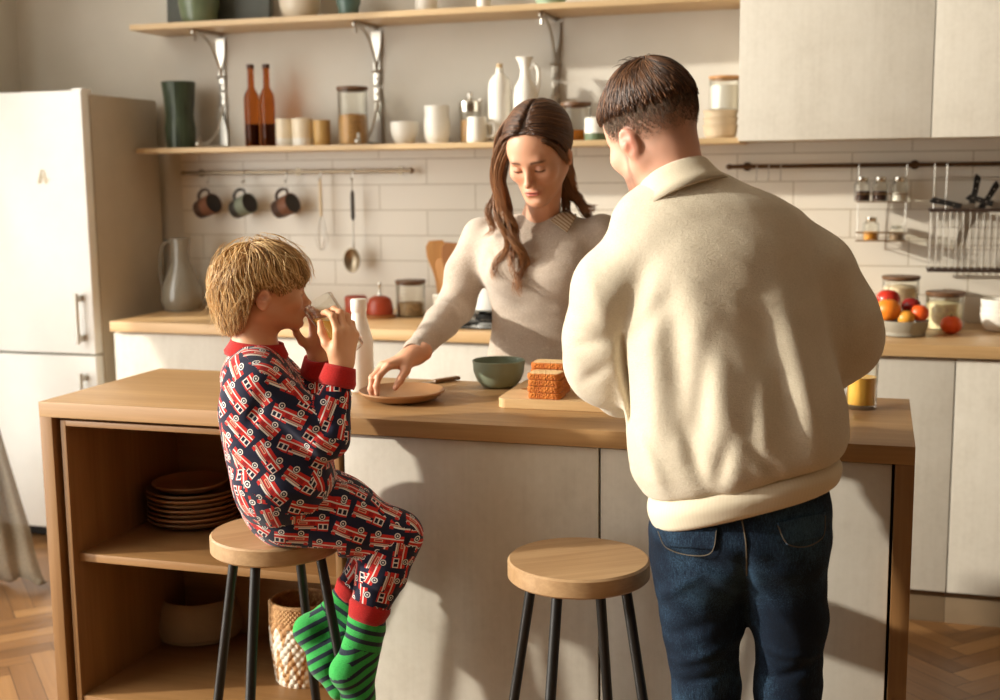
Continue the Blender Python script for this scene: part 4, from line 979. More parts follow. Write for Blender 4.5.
# --- hands: wrist at the origin, fingers along +Y, back of the hand +Z, thumb on the -X side (mirror for the other hand)
def hand(curls, splay=(.10, .02, -.05, -.13), thumb=((-.35, .75, -.25), (-.1, .95, -.3), (.1, .98, -.2)), side=1):
    s = S()
    kn = [(-.027, .086, .0), (-.008, .092, .003), (.011, .088, .002), (.027, .079, -.002)]
    for q, (x, y, z) in enumerate(kn): s.u(cone((x*.55, .012, -.004), (x, y, z-.003), .0145, .0118), .012)
    s.u(cone((0, -.03, 0), (0, .015, -.002), .026, .024), .02)
    s.u(ell((-.018, .035, -.012), (.017, .03, .013)), .012); s.u(ell((.018, .035, -.012), (.013, .03, .011)), .012)
    Ls = [(.043, .025, .021), (.047, .029, .022), (.043, .027, .021), (.034, .021, .019)]
    nails = []
    for q in range(4):
        p = np.array(kn[q], float)+np.array([0, 0, -.002]); ang = 0; r0 = (.0095, .0098, .0092, .0083)[q]; f = S()
        for j in range(3):
            ang += curls[q][j]; d = np.array([-splay[q]*math.cos(ang), math.cos(ang), -math.sin(ang)]); d /= np.linalg.norm(d)
            e = p+d*Ls[q][j]; f.u(cone(p, e, r0*(1-.1*j), r0*(1-.1*(j+1))), .004)
            if j < 2: f.u(ell(e, (r0*(.98-.1*j),)*3), .004)
            p = e
        s.u(f, .0055)
    p = np.array([-.020, .026, -.010]); f = S(); f.u(cone((-.012, .012, -.008), p, .016, .0145), .01)
    for j, d in enumerate(thumb):
        d = _n(d); e = p+d*(.036, .031, .026)[j]; f.u(cone(p, e, .0140-.002*j, .0122-.0022*j), .006); p = e
    s.u(f, .011)
    if side < 0:
        m = np.array([-1, 1, 1], F); return lambda P: s(P*m)
    return s

# --- heads: face looks along -Y, up +Z, the person's left is +X, origin between the ears at eye level
def head(lids=1.0, jaw=1.0, child=0.0, mouth=0.0, nose=1.0, open_eyes=False):
    s = S(); c = child
    s.u(ell((0, .016, .035), (.0765, .098, .086)), .01)
    s.u(ell((0, -.032, -.035), (.060*(1+.05*c), .062, .080)), .03)
    s.u(ell((0, -.045, .035), (.060, .046, .052)), .03)                                  # forehead
    for x in (-1, 1):
        s.u(cone((x*.054*jaw, .012, -.052), (x*.020*jaw, -.070, -.097), .021, .017), .03)   # jaw line
        s.u(ell((x*.041, -.062, -.025), (.023+.004*c, .024, .021+.005*c)), .022)           # cheek
    s.u(ell((0, -.080, -.102), (.019, .016, .0145)), .02)                                  # chin
    s.u(cone((-.030, -.083, .018), (.030, -.083, .018), .011, .011), .018)                 # brow
    for x in (-1, 1): s.sub(ell((x*.031, -.107, -.003), (.019, .020, .0135)), .016)          # sockets
    for x in (-1, 1): s.u(ell((x*.0305, -.0785, -.004), (.0138, .0132, .0122)), .004)        # eyeball under its lid
    s.u(cone((0, -.089, .006), (0, -.112*nose+(1-nose)*-.09, -.032), .0068, .0088), .014)    # nose
    s.u(ell((0, -.114*nose+(1-nose)*-.09, -.036), (.0098, .0098, .0085)), .006)
    for x in (-1, 1): s.u(ell((x*.0105, -.101, -.040), (.0072, .0095, .0066)), .006)
    s.u(ell((0, -.086, -.066), (.026, .016, .020)), .014)                                  # muzzle
    s.u(ell((0, -.1005, -.0620), (.0225, .0072, .0058)), .004)                             # lips
    s.u(ell((0, -.0985, -.0722), (.0195, .0080, .0068)), .004)
    s.sub(ell((0, -.1085, -.0668-.001*mouth), (.0205, .008, .0011+.0016*mouth)), .003)
    s.sub(ell((0, -.105, -.084), (.016, .010, .006)), .010)                                # under the lip
    return s
def ears(sx=1.0):
    e = S()
    for x in (-1, 1):
        R = rot(.12, 0, x*.42)
        b = S(); c0 = np.array([x*.081*sx, .018, -.012])
        b.u(ell(c0, (.0075, .0195, .0315), R), .004); b.sub(ell(c0+R@np.array([x*.007, -.003, .003]), (.0065, .0125, .021), R), .005)
        b.u(ell(c0+R@np.array([x*.001, -.009, -.003]), (.006, .007, .010), R), .006); b.u(ell(c0+np.array([-x*.003, -.003, -.026]), (.0055, .0085, .010)), .006)
        b.u(cone(c0+np.array([-x*.010, -.008, 0]), c0+np.array([-x*.004, -.003, 0]), .012, .012), .01)
        e.u(b, .0001) if e.o else e.u(b)
    return e
def union(*fs, k=.01):
    s = S()
    for f in fs: s.u(f, k)
    return s

# --- hair: strands marched over a surface
def strands(fn, roots, dirf, length, offset, step=.006, r0=.0016, rs=None, taper=.35, grav=0.0, seed=0, jitter=.25, seg=4, freeend=0.0, stop=None):
    """roots (N,3) near the surface of fn; dirf(P) gives the combing direction; offset(t, i) the height above the surface"""
    rr = np.random.RandomState(seed); N = len(roots); L = np.broadcast_to(np.asarray(length, float), (N,)).copy()
    n = int(np.ceil(L.max()/step))+1; P = roots.astype(float); pts = []
    jit = rr.normal(size=(N, 3))*jitter
    off0 = np.array(rr.uniform(0, 1, N)); frac = np.linspace(0, 1, n)
    wave = rr.uniform(0, 6.28, N)
    vel = None
    for i in range(n):
        pts.append(P.copy()); t = i/(n-1)
        d = dirf(P)+jit*.6; d[:, 2] -= grav*t
        g = grad(fn, P); dist = fn(P.astype(F)).astype(float)
        free = np.clip((t-(1-freeend))/max(freeend, 1e-6), 0, 1) if freeend > 0 else 0
        d = d-g*(np.sum(d*g, 1, keepdims=True))*(1-free)
        d /= np.maximum(np.linalg.norm(d, axis=1, keepdims=True), 1e-6)
        vel = d if vel is None else vel*.55+d*.45; vel /= np.maximum(np.linalg.norm(vel, axis=1, keepdims=True), 1e-6)
        P0 = P; P = P+vel*(L/(n-1))[:, None]
        want = offset(t, off0); dist = fn(P.astype(F)).astype(float)
        corr = np.where(dist < want, want-dist, (want-dist)*(1-free)*.5)
        P = P+g*corr[:, None]
        if stop is not None: P = np.where(stop(P0, off0)[:, None], P0+(P-P0)*.02, P)
    return ribbon_tubes(np.stack(pts, 1), r0*rr.uniform(.6, 1.4, N), taper, seg)
def ribbon_tubes(pts, rad, taper=.3, seg=4, prof=None):
    """pts (N,n,3) -> one mesh of thin tapered tubes"""
    N, n, _ = pts.shape
    T = np.gradient(pts, axis=1); T /= np.maximum(np.linalg.norm(T, axis=2, keepdims=True), 1e-9)
    ref = np.array([.31, .52, .79]); U = np.cross(T, ref); U /= np.maximum(np.linalg.norm(U, axis=2, keepdims=True), 1e-9); W = np.cross(T, U)
    t = np.linspace(0, 1, n)
    pr = (np.minimum(1, .55+t*3)*(1-(1-taper)*t**1.5)*np.where(t > .97, .4, 1)) if prof is None else prof
    R = np.asarray(rad)[:, None]*pr[None]
    V = []
    for k in range(seg):
        a = 2*math.pi*k/seg; V.append(pts+(U*math.cos(a)+W*math.sin(a))*R[..., None])
    V = np.stack(V, 2)                                           # N,n,seg,3
    base = (np.arange(N)*n*seg)[:, None, None]+(np.arange(n-1)*seg)[None, :, None]; k = np.arange(seg)[None, None]
    k2 = (k+1) % seg
    Q = np.stack([base+k, base+k2, base+seg+k2, base+seg+k], -1).reshape(-1, 4)
    hue = np.repeat(np.random.RandomState(3).rand(N), n*seg); tt = np.tile(np.repeat(t, seg), N)
    return V.reshape(-1, 3), Q, hue, tt
def hair_mat(name, dark, mid, light, tip=None):
    t = NT(name); h = t.N('ShaderNodeAttribute', attribute_name='hue').outputs['Fac']; l = t.N('ShaderNodeAttribute', attribute_name='along').outputs['Fac']
    col = t.ramp(h, [(.1, lin(dark)), (.55, lin(mid)), (.95, lin(light))])
    if tip: col = t.mix(t.math('MULTIPLY', t.math('POWER', l, 1.3), .85), col, lin(tip))
    t.set(Base_Color=col, Roughness=.42, Specular_IOR_Level=.45, Anisotropic=.4); return t.m
def skin_mat(name):
    t = NT(name); a = t.N('ShaderNodeAttribute', attribute_name='col').outputs['Color']; o = t.obj(); n = t.noise(o, 70, 3); f = t.noise(o, 420, 2)
    v = t.mix(t.math('MULTIPLY', n, .16), a, (.55, .22, .14, 1)); t.set(Base_Color=v, Roughness=.48, Subsurface_Weight=.12, Subsurface_Radius=(.012, .004, .002), Subsurface_Scale=.5); t.bump(f, .12, .0008); return t.m
def gauss(P, c, r): q = (P-np.array(c))/np.array(r); return np.exp(-(q*q).sum(1))
def mixc(col, m, c): return col*(1-m[:, None])+np.array(lin(c)[:3])*m[:, None]
def frame(fwd, up=(0, 0, 1), roll=0.0):
    """columns: the person's left, back (+Y local), up; the face looks along -Y"""
    f = _n(fwd); y = -f; z = np.array(up, float); z = _n(z-y*(z@y)); x = np.cross(y, z)
    if roll: x, z = x*math.cos(roll)+z*math.sin(roll), z*math.cos(roll)-x*math.sin(roll)
    return np.array([x, y, z]).T
# ------------------------------------------------------------------ shared by the figures
def march(fn, uv, t0=.8, t1=5.0, it=90):
    """points where lines of sight first meet a surface (used once, to lay seams and pockets on the cloth)"""
    uv = np.atleast_2d(np.array(uv, float)); D = np.array([_ray(*q) for q in uv]); D /= np.linalg.norm(D, axis=1, keepdims=True)
    t = np.full(len(uv), t0)
    for _ in range(it):
        d = fn((CAM+D*t[:, None]).astype(F)).astype(float); t = np.minimum(t+d*.75, t1)
    return CAM+D*t[:, None]
def seam(fn, uvs, r, n=40, lift=.0008):
    pts = march(fn, [q[:2] for q in spline([(u, v, 0) for u, v in uvs], n)]); g = grad(fn, pts); return pts+g*lift
def inpoly(poly, u, v):
    c = False; j = len(poly)-1
    for i in range(len(poly)):
        (xi, yi), (xj, yj) = poly[i], poly[j]
        if (yi > v) != (yj > v) and u < (xj-xi)*(v-yi)/(yj-yi)+xi: c = not c
        j = i
    return c
def patch(name, fn, poly, lift, thick, mat, parent, base, n=26, key=None):
    """a piece of cloth lying on a surface, outline given by four corners"""
    P0, P1, P2, P3 = [np.array(q, float) for q in poly]; uv = []
    for j in range(n+1):
        for i in range(n+1):
            s, t = i/n, j/n; uv.append((P0*(1-s)+P1*s)*(1-t)+(P3*(1-s)+P2*s)*t)
    pts = march(fn, uv); g = grad(fn, pts, .006); pts = pts+g*lift
    Q = np.array([(j*(n+1)+i, j*(n+1)+i+1, (j+1)*(n+1)+i+1, (j+1)*(n+1)+i) for j in range(n) for i in range(n)])
    bad = np.abs(fn((pts-g*lift).astype(F))) > .025; Q = Q[~bad[Q].any(1)]
    e = np.linalg.norm(pts[Q]-pts[np.roll(Q, -1, 1)], axis=2).max(1); Q = Q[e < 3.5*np.median(e)]
    lab = np.arange(len(pts))
    for _ in range(4*n):
        m_ = lab[Q].min(1); np.minimum.at(lab, Q.ravel(), np.repeat(m_, 4))
    c_ = lab[Q[:, 0]]; k_ = np.bincount(c_).argmax(); Q = Q[c_ == k_]; used = np.unique(Q); re_ = np.full(len(pts), -1); re_[used] = np.arange(len(used))
    cuv = np.array([((k % (n+1))/n, (k//(n+1))/n) for k in Q.ravel()])
    o = polymesh(name, pts[used], re_[Q], mat, parent, base, cuv=cuv); md = o.modifiers.new('t', 'SOLIDIFY'); md.thickness = thick; md.offset = 0
    return o
def px(u, v, y): return AY(u, v, y)
def secs(rows):
    """(row v, centre u, half width in pixels, half depth, y, twist) -> loft sections"""
    out = []
    for v, u, hw, ry, y, a in rows:
        p = AY(u, v, y); out.append((p[2], p[0], y, hw/SC(p), ry, a))
    return out
def knit(name, c1, c2, scale=520, bump=.35, sheen=.25, fleck=0.0):
    t = NT(name); o = t.obj(); n = t.noise(o, scale, 2, .6); b = t.noise(o, 9, 3); r = t.noise(t.map(o, (90, 90, 700)), 1, 2)
    v = t.math('ADD', t.math('MULTIPLY', n, .55), t.math('MULTIPLY', b, .45))
    col = t.ramp(v, [(.32, lin(c2)), (.66, lin(c1))])
    if fleck: col = t.mix(t.math('MULTIPLY', t.math('GREATER_THAN', t.noise(t.map(o, (260, 260, 700)), 1, 1), .60), fleck), col, lin((236, 228, 214)))
    t.set(Base_Color=col, Roughness=.95, Sheen_Weight=sheen, Sheen_Roughness=.6, Specular_IOR_Level=.2); t.bump(t.math('ADD', n, r), bump, .002); return t.m
def ribm(name, c1, c2, n=170.0, axis='ang', cx=(0, 0)):
    t = NT(name); o = t.obj(); s = t.N('ShaderNodeSeparateXYZ', {0: o})
    an = t.math('ARCTAN2', t.math('SUBTRACT', s.outputs[1], cx[1]), t.math('SUBTRACT', s.outputs[0], cx[0])); w_ = t.math('SINE', t.math('MULTIPLY', an, n))
    t.set(Base_Color=t.mix(t.math('MULTIPLY_ADD', w_, .5, .5), lin(c2), lin(c1)), Roughness=.95, Sheen_Weight=.2); t.bump(w_, .05, .001); return t.m
SKIN = skin_mat('skin'); SKINC = lin((224, 172, 140))
def skincol(V, base=(222, 168, 136)): return np.tile(np.array(lin(base)[:3]), (len(V), 1))
def hand_world(fn, M, o, s): return xform(fn, M, o, s)
def handframe(fingers, dorsal):
    y = _n(fingers); z = np.array(dorsal, float); z = _n(z-y*(z@y)); x = np.cross(y, z); return np.array([x, y, z]).T

# ------------------------------------------------------------------ the man, seen from behind
def make_man():
    yc = -2.36
    base = px(738, 560, yc).copy(); base[2] = 0
    root = thing('person', 'man in cream sweater and dark jeans seen from behind, leaning over the island', 'person', base)
    # -- joints
    neck = px(676, 190, -2.375); SL = px(630, 258, -2.42); SR = px(794, 244, -2.29)
    EL = px(603, 354, -2.36); ER = px(834, 328, -2.24); WL = px(640, 388, -2.14); WR = px(770, 392, -2.13)
    # -- head
    a = math.radians(47); p = .30
    Mh = frame((-math.sin(a)*math.cos(p), math.cos(a)*math.cos(p), -math.sin(p)), roll=-.20); Hc = px(653, 133, -2.355); hs = .93
    hd = union(head(jaw=1.08), ears(.97), k=.006)
    hl = xform(hd, Mh, Hc, hs)
    def H(x, y, z): return Hc+Mh@(np.array([x, y, z])*hs)
    body = S(); body.u(hl)
    nk = px(674, 186, -2.372); body.u(cone(H(0, .032, -.050), nk, .050, .052), .03); body.u(cone(nk, px(690, 215, -2.365), .052, .075), .03)
    body.u(loft(secs([(215, 697, 60, .075, -2.36, .25), (260, 712, 82, .095, yc, .25), (350, 722, 82, .10, yc, .25), (450, 735, 80, .10, yc, .25), (520, 740, 82, .105, yc, .2)]), .04), .05)
    body.u(chain([SL, EL, WL], [.05, .042, .028], .02), .04); body.u(chain([SR, ER, WR], [.05, .042, .028], .02), .04)
    # hands: both work over the board in front of him
    fL = handframe(np.array([.55, .75, -.25]), np.array([-.3, .3, .9])); fR = handframe(np.array([-.75, .6, -.15]), np.array([.2, .3, .9]))
    hL = xform(hand([(.5, .6, .4)]*4, side=-1), fL, WL, 1.0); hR = xform(hand([(.7, .9, .5)]*4, side=1), fR, WR, 1.0)
    body.u(hL, .01); body.u(hR, .01)
    hipL, hipR = px(702, 560, yc), px(784, 555, yc); kL, kR = px(706, 690, -2.335), px(788, 688, -2.31)
    aL = np.array([kL[0]-.005, -2.40, .085]); aR = np.array([kR[0]+.01, -2.37, .085])
    body.u(chain([hipL, kL, aL], [.056, .040, .034], .03), .04); body.u(chain([hipR, kR, aR], [.054, .040, .034], .03), .04)
    for an in (aL, aR): body.u(cone(an+np.array([0, -.02, -.03]), an+np.array([-.06, .13, -.055]), .036, .026), .03)
    lo = np.array([base[0]-.42, -2.62, 0.0]); hi = np.array([base[0]+.42, -1.90, 1.70])
    V, Q = mesh_sdf(body, lo, hi, .0036)
    # finer head on its own grid would split the body; the head is refined by projecting onto the surface instead
    L = ((V-Hc)@Mh)/hs
    col = skincol(V, (226, 172, 146))
    stub = np.clip((L[:, 2]+.07)/.06, 0, 1)*np.clip((L[:, 1]+.035-.25*np.maximum(0, -L[:, 2]-.02))/.03, 0, 1)*np.clip(1-(np.abs(L[:, 0])-.079)/.004, 0, 1)
    nz = .8+.2*snoise(L, 90, 1)
    stub *= np.clip((np.linalg.norm(L-np.array([0, 0, .02]), axis=1) < .14)*1.0, 0, 1)
    col = mixc(col, stub*.72*nz, (112, 88, 72))
    beard = np.clip((-L[:, 2]-.045)/.025, 0, 1)*np.clip((.01-L[:, 1])/.03, 0, 1)*(L[:, 2] > -.14)*np.clip((-L[:, 2]-.03+(-.05-L[:, 1])*.3)/.02, 0, 1)
    side = np.clip((.012-np.abs(L[:, 1]+.018))/.010, 0, 1)*(np.abs(L[:, 0]) > .05)*(L[:, 2] < .03)*(L[:, 2] > -.07)
    col = mixc(col, np.clip(beard+side*.8, 0, 1)*.75*(.85+.15*snoise(L, 140, 2)), (74, 48, 34))
    for x in (-1, 1):
        col = mixc(col, gauss(L, (x*.081, .02, -.012), (.012, .02, .03))*.55, (206, 96, 70))
        col = mixc(col, gauss(L, (x*.032, -.09, .018), (.018, .02, .005)), (60, 40, 30))
    col = mixc(col, gauss(L, (0, -.1, -.067), (.02, .015, .009))*.8, (184, 98, 84))
    polymesh('body', V, Q, SKIN, root, base, {'col': col})
    # -- hair: short top combed from the crown, faded sides
    cap = xform(union(ell((0, .016, .041), (.0770, .0980, .0935)), ell((0, -.045, .042), (.061, .046, .055)), k=.03), Mh, Hc, hs)
    rs = np.random.RandomState(5); N = 5200; pts = []
    while len(pts) < N:
        q = rs.normal(size=3); q /= np.linalg.norm(q); q = np.array([0, .016, .041])+q*np.array([.0770, .098, .0935])
        lim = .060+.012*max(0, -q[1]/.1)-.010*max(0, q[1]/.1)
        if q[2] > lim+rs.normal()*.006 and not (q[1] < -.072 and q[2] < .075): pts.append(q)
    pts = np.array(pts); crown = np.array([.012, .062, .118])
    def dirf(P):
        L = ((P-Hc)@Mh)/hs; d = L-crown; d = d*np.array([1.0, 1.0, 1.0]); d[:, 2] -= .02
        sw = np.cross(np.array([0, 0, 1.0]), d)*.35; d = d+sw; d /= np.maximum(np.linalg.norm(d, axis=1, keepdims=True), 1e-6); return d@Mh.T
    def stop(P, o):
        L = ((P-Hc)@Mh)/hs; return L[:, 2] < .047+.014*np.clip(-L[:, 1]/.1, 0, 1)-.012*np.clip(L[:, 1]/.1, 0, 1)+(o-.5)*.02
    R = np.array([H(*q) for q in pts])
    ln = 1.6*np.clip(.012+.030*np.clip((pts[:, 2]-.06)/.05, 0, 1), .01, .05)*rs.uniform(.7, 1.2, N)
    hv, hq, hue, al = strands(cap, R, dirf, ln, lambda t, o: (.0050+o*.007*min(1, t*2.2))*(1-.8*t)+.0012, step=.006, r0=.00105, jitter=.2, seed=11, stop=stop)
    o = polymesh('hair', hv, hq, hair_mat('brown_hair', (50, 31, 19), (84, 54, 34), (126, 86, 56)), root, base, {'hue': hue, 'along': al})
    # under-layer so no scalp shows through the top
    ul = S(); ul.u(lambda P: cap(P)-F(.0012))
    n_ = Mh[:, 2]; c_ = Hc+Mh@np.array([0, .0, .064]); n2 = _n(Mh@np.array([0, .16, 1.0]))
    ul.cut(lambda P: -((P-c_.astype(F))@n2.astype(F)), .022); n3 = _n(Mh@np.array([0, 1.0, .35])); c3 = Hc+Mh@np.array([0, -.078, .06]); ul.cut(lambda P: -((P-c3.astype(F))@n3.astype(F)), .006)
    ul.disp(lambda P: snoise(P, 160, 4)*F(.0008))
    v2, q2 = mesh_sdf(ul, Hc-.16, Hc+.18, .0034)
    o2 = polymesh('hair_underlayer', v2, q2, hair_mat('brown_hair_base', (34, 20, 12), (48, 29, 18), (60, 38, 24)), o, base, {'hue': .5+.4*snoise(v2, 200, 8), 'along': np.zeros(len(v2))}); 
    # short clipped hair: fine stubble strands on the back and sides
    pts = []
    while len(pts) < 7000:
        q = rs.normal(size=3); q /= np.linalg.norm(q); q = np.array([0, .016, .035])+q*np.array([.0772, .0985, .0865])
        if -.02 < q[2] < .062 and q[1] > -.045 and rs.rand() < np.clip((q[2]+.03)/.07, .05, 1): pts.append(q)
    R = np.array([H(*q) for q in pts]); al2 = np.array(pts)
    hv, hq, hue, al = strands(cap, R, lambda P: np.tile(Mh@np.array([0, .3, -1.0]), (len(P), 1)), .003+.011*np.clip((al2[:, 2]-.0)/.06, 0, 1)**1.4, lambda t, o: .0008+.005*t, step=.004, r0=.00045, jitter=.3, seed=12, seg=3)
    polymesh('clipped_hair', hv, hq, hair_mat('clipped_hair', (92, 72, 58), (124, 100, 80), (158, 132, 108)), o, base, {'hue': hue, 'along': al})
    # cowlick at the crown
    cw = []
    for i in range(18):
        b = np.array([.012+rs.normal()*.012, .04+rs.normal()*.012, .131]); s_ = rs.choice([-1, 1]); h_ = rs.uniform(.004, .012)
        cw.append([H(*(b+np.array([s_*t*.028*rs.uniform(.9, 1.1), -.012*t, h_*math.sin(t*PI*.8)])))for t in np.linspace(0, 1, 9)])
    hv, hq, hue, al = ribbon_tubes(np.array(cw), np.full(18, .0008)); polymesh('cowlick', hv, hq, bpy.data.materials['brown_hair'], o, base, {'hue': hue, 'along': al})
    # -- sweater
    tilt = .26
    sw = S()
    tor = loft(secs([(170, 687, 32, .055, -2.372, .2), (182, 691, 50, .072, -2.368, .2), (197, 699, 76, .092, -2.365, .22), (214, 705, 92, .108, -2.36, .24), (240, 709, 99, .122, yc, .30), (285, 713, 104, .14, yc, .32), (340, 722, 103, .150, yc, .27),
                     (400, 733, 107, .158, yc, .26), (445, 738, 107, .162, yc, .25), (462, 741, 101, .158, yc, .25), (474, 742, 94, .146, yc, .25)]), .012, 2.25)
    x0 = px(738, 480, yc)[0]; zt = px(700, 230, yc)[2]; zb = px(740, 480, yc)[2]
    def shear(f):
        def g(P):
            w = np.clip((F(zt)-P[:, 2])/F(zt-zb), 0, 1.15)**F(1.5); P2 = P.copy(); P2[:, 2] -= F(tilt)*(P[:, 0]-F(x0))*w; return f(P2)
        return g
    sw.u(shear(tor))
    sw.u(chain([SL+np.array([.035, .01, .01]), px(617, 292, -2.41), px(609, 338, -2.385), px(609, 362, -2.34)], [.074, .077, .079, .078], .03), .022)
    sw.u(chain([px(609, 362, -2.34), px(625, 380, -2.25), WL], [.080, .066, .050], .03), .03)
    sw.u(chain([SR+np.array([-.035, .01, .0]), px(809, 276, -2.275), px(830, 318, -2.25), px(835, 338, -2.22)], [.074, .078, .082, .080], .03), .03)
    sw.u(chain([px(835, 338, -2.22), px(815, 362, -2.17), WR], [.082, .066, .050], .03), .03)
    yb = -2.44; ys = -2.36
    def rg(u0, v0, u1, v1, w, h): sw.disp(ridge(px(u0, v0, yb), px(u1, v1, yb), w, h, ys))
    for q in [(700, 285, 742, 470, .030, .013), (676, 300, 690, 420, .020, -.010), (655, 320, 664, 470, .026, .011), (716, 330, 700, 450, .020, -.011), (757, 300, 800, 460, .028, -.013), (790, 300, 826, 455, .026, .010),
              (770, 360, 768, 470, .016, .006), (690, 420, 712, 478, .014, -.008), (735, 430, 722, 478, .014, -.008), (640, 420, 668, 478, .015, .008), (760, 440, 780, 470, .012, -.007),
              (812, 215, 842, 300, .014, .010), (824, 245, 850, 345, .013, -.014), (838, 300, 842, 372, .016, -.008), (622, 335, 652, 262, .022, -.012), (630, 345, 676, 292, .018, -.008), (612, 320, 588, 262, .020, .006),
              (575, 345, 612, 338, .012, -.006), (568, 318, 604, 328, .012, .005), (580, 384, 612, 362, .012, -.006), (858, 330, 880, 318, .012, -.006), (850, 360, 880, 345, .012, .006), (856, 296, 872, 282, .012, .005),
              (624, 335, 627, 428, .007, -.022), (842, 300, 849, 374, .009, -.020), (640, 215, 780, 200, .020, .003), (690, 260, 790, 240, .03, .004)]: rg(*q)
    sw.disp(lambda P: snoise(P, 22, 3)*F(.0022)+snoise(P, 55, 6)*F(.0008))
    V, Q = mesh_sdf(sw, np.array([base[0]-.46, -2.66, .72]), np.array([base[0]+.46, -1.98, 1.56]), .0042)
    V = smooth(V, Q, 1)
    so = polymesh('sweater', V, Q, knit('cream_fleece', (222, 210, 188), (202, 189, 165), 380, .6, .3), root, base)
    # hem band
    hb = loft(secs([(472, 742, 92, .143, yc, .25), (484, 743, 95, .149, yc, .25), (497, 744, 92, .142, yc, .25), (503, 744, 89, .138, yc, .25)]), .01, 2.25)
    hbs = shear(hb); V, Q = mesh_sdf(hbs, np.array([base[0]-.3, -2.62, .68]), np.array([base[0]+.3, -2.1, 1.0]), .0044)
    polymesh('hem_band', V, Q, ribm('cream_rib', (224, 212, 187), (220, 207, 181), 150.0), so, base)
    # collar band
    ax = _n(H(0, .055, -.09)-(neck+np.array([.02, 0, -.05]))); cM = basis(*(lambda z: (lambda x: (x, np.cross(z, x), z))(_n(np.cross([0, 1, 0], z))))(_n(np.array([-.42, .22, .88]))))
    cc = px(677, 184, -2.372); prof = [(.090, -.034), (.079, -.016), (.071, .004), (.066, .018), (.0625, .022), (.0595, .018), (.063, 0), (.080, -.034)]
    seg = 96; v = []; f = []
    for j, (r, z) in enumerate(prof):
        for i in range(seg):
            a_ = 2*PI*i/seg; v.append(cc+cM@np.array([r*1.0*math.cos(a_), r*1.02*math.sin(a_), z]))
    for j in range(len(prof)):
        j2 = (j+1) % len(prof)
        for i in range(seg): k = (i+1) % seg; f.append((j*seg+i, j*seg+k, j2*seg+k, j2*seg+i))
    polymesh('collar', np.array(v), np.array(f), knit('cream_collar', (226, 214, 190), (210, 196, 170), 500, .4, .2), so, base)
    # -- jeans
    je = S()
    je.u(ell(px(738, 528, yc), (.156, .116, .105))); je.u(loft(secs([(470, 742, 80, .110, yc, .2), (500, 742, 86, .116, yc, .2), (535, 739, 87, .116, yc, .2)]), .02), .03)
    je.u(chain([px(699, 560, yc), px(701, 620, -2.345), kL, np.array([kL[0], -2.365, .30]), aL+np.array([0, 0, .0])], [.090, .073, .060, .060, .062], .02), .035)
    je.u(chain([px(780, 556, yc), px(790, 620, -2.335), kR, np.array([kR[0], -2.345, .30]), aR], [.084, .066, .058, .060, .062], .02), .035)
    je.cut(lambda P: F(.045)-P[:, 2], .006)
    for q in [(655, 600, 700, 570, .012, .006), (660, 640, 715, 622, .012, -.005), (668, 668, 735, 648, .010, .006), (672, 690, 738, 676, .010, -.006), (760, 655, 825, 668, .010, .006), (765, 690, 822, 672, .010, -.006), (752, 560, 815, 575, .014, .005), (700, 560, 742, 590, .014, .006),
              (748, 545, 745, 610, .012, -.010), (770, 600, 800, 640, .014, .004)]: je.disp(ridge(px(q[0], q[1], -2.42), px(q[2], q[3], -2.42), q[4], q[5], -2.34))
    for z in (.20, .14, .10): je.disp(lambda P, z=z: -F(.006)*np.exp(-((P[:, 2]-F(z)+F(.02)*np.sin(P[:, 0]*F(40)))/F(.012))**2))
    je.disp(lambda P: snoise(P, 30, 9)*F(.0025))
    V, Q = mesh_sdf(je, np.array([base[0]-.3, -2.56, .03]), np.array([base[0]+.3, -2.14, .98]), .0045)
    t = NT('dark_denim'); o = t.obj(); n = t.noise(o, 700, 2); w_ = t.noise(t.map(o, (900, 900, 60)), 1, 2); b = t.noise(o, 7, 4); 
    vv = t.math('ADD', t.math('MULTIPLY', n, .3), t.math('ADD', t.math('MULTIPLY', w_, .25), t.math('MULTIPLY', b, .5)))
    t.set(Base_Color=t.ramp(vv, [(.36, lin((8, 13, 22))), (.54, lin((18, 31, 48))), (.74, lin((70, 102, 128)))]), Roughness=.9, Specular_IOR_Level=.2); t.bump(w_, .4, .002)
    jo = polymesh('jeans', V, Q, t.m, root, base); DEN = t.m
    th = plain('denim_thread', (96, 84, 66), .7)
    for poly in ([(659, 528), (719, 527), (716, 549), (668, 545)], [(776, 522), (824, 512), (822, 536), (786, 545)]):
        pk = patch('back_pocket', je, poly, .003, .003, DEN, jo, base, 20)
    for uv in ([(660, 531), (668, 546), (690, 553), (712, 551), (717, 530)], [(777, 525), (786, 543), (805, 546), (821, 536), (823, 515)]):
        pts = seam(je, uv, .001, 40, .005); m = MB(); m.tube([p_-base for p_ in pts], .0008, 6); m.build('pocket_stitching', th, jo)
    pts = seam(je, [(742, 520), (746, 545), (747, 575)], .001, 24, .001); m = MB(); m.tube([p_-base for p_ in pts], .0012, 6); m.build('centre_seam', th, jo)
    # -- shoes
    SH = plain('dark_shoe', (58, 46, 38), .6); SO_ = plain('shoe_sole', (206, 198, 184), .7)
    for an in (aL, aR):
        d = _n(np.array([-.42, .9, 0])); c0 = an*np.array([1, 1, 0])
        sh = S(); sh.u(cone(c0-d*.045+np.array([0, 0, .055]), c0+d*.13+np.array([0, 0, .048]), .042, .038)); sh.u(cone(c0+np.array([0, 0, .06]), c0+np.array([0, 0, .11]), .046, .05), .03); sh.u(ell(c0+d*.155+np.array([0, 0, .045]), (.05, .06, .034)), .03)
        sh.cut(lambda P: F(.022)-P[:, 2], .004); v, q = mesh_sdf(sh, c0-np.array([.3, .3, 0]), c0+np.array([.3, .3, .22]), .005); s1 = polymesh('shoe', v, q, SH, root, base)
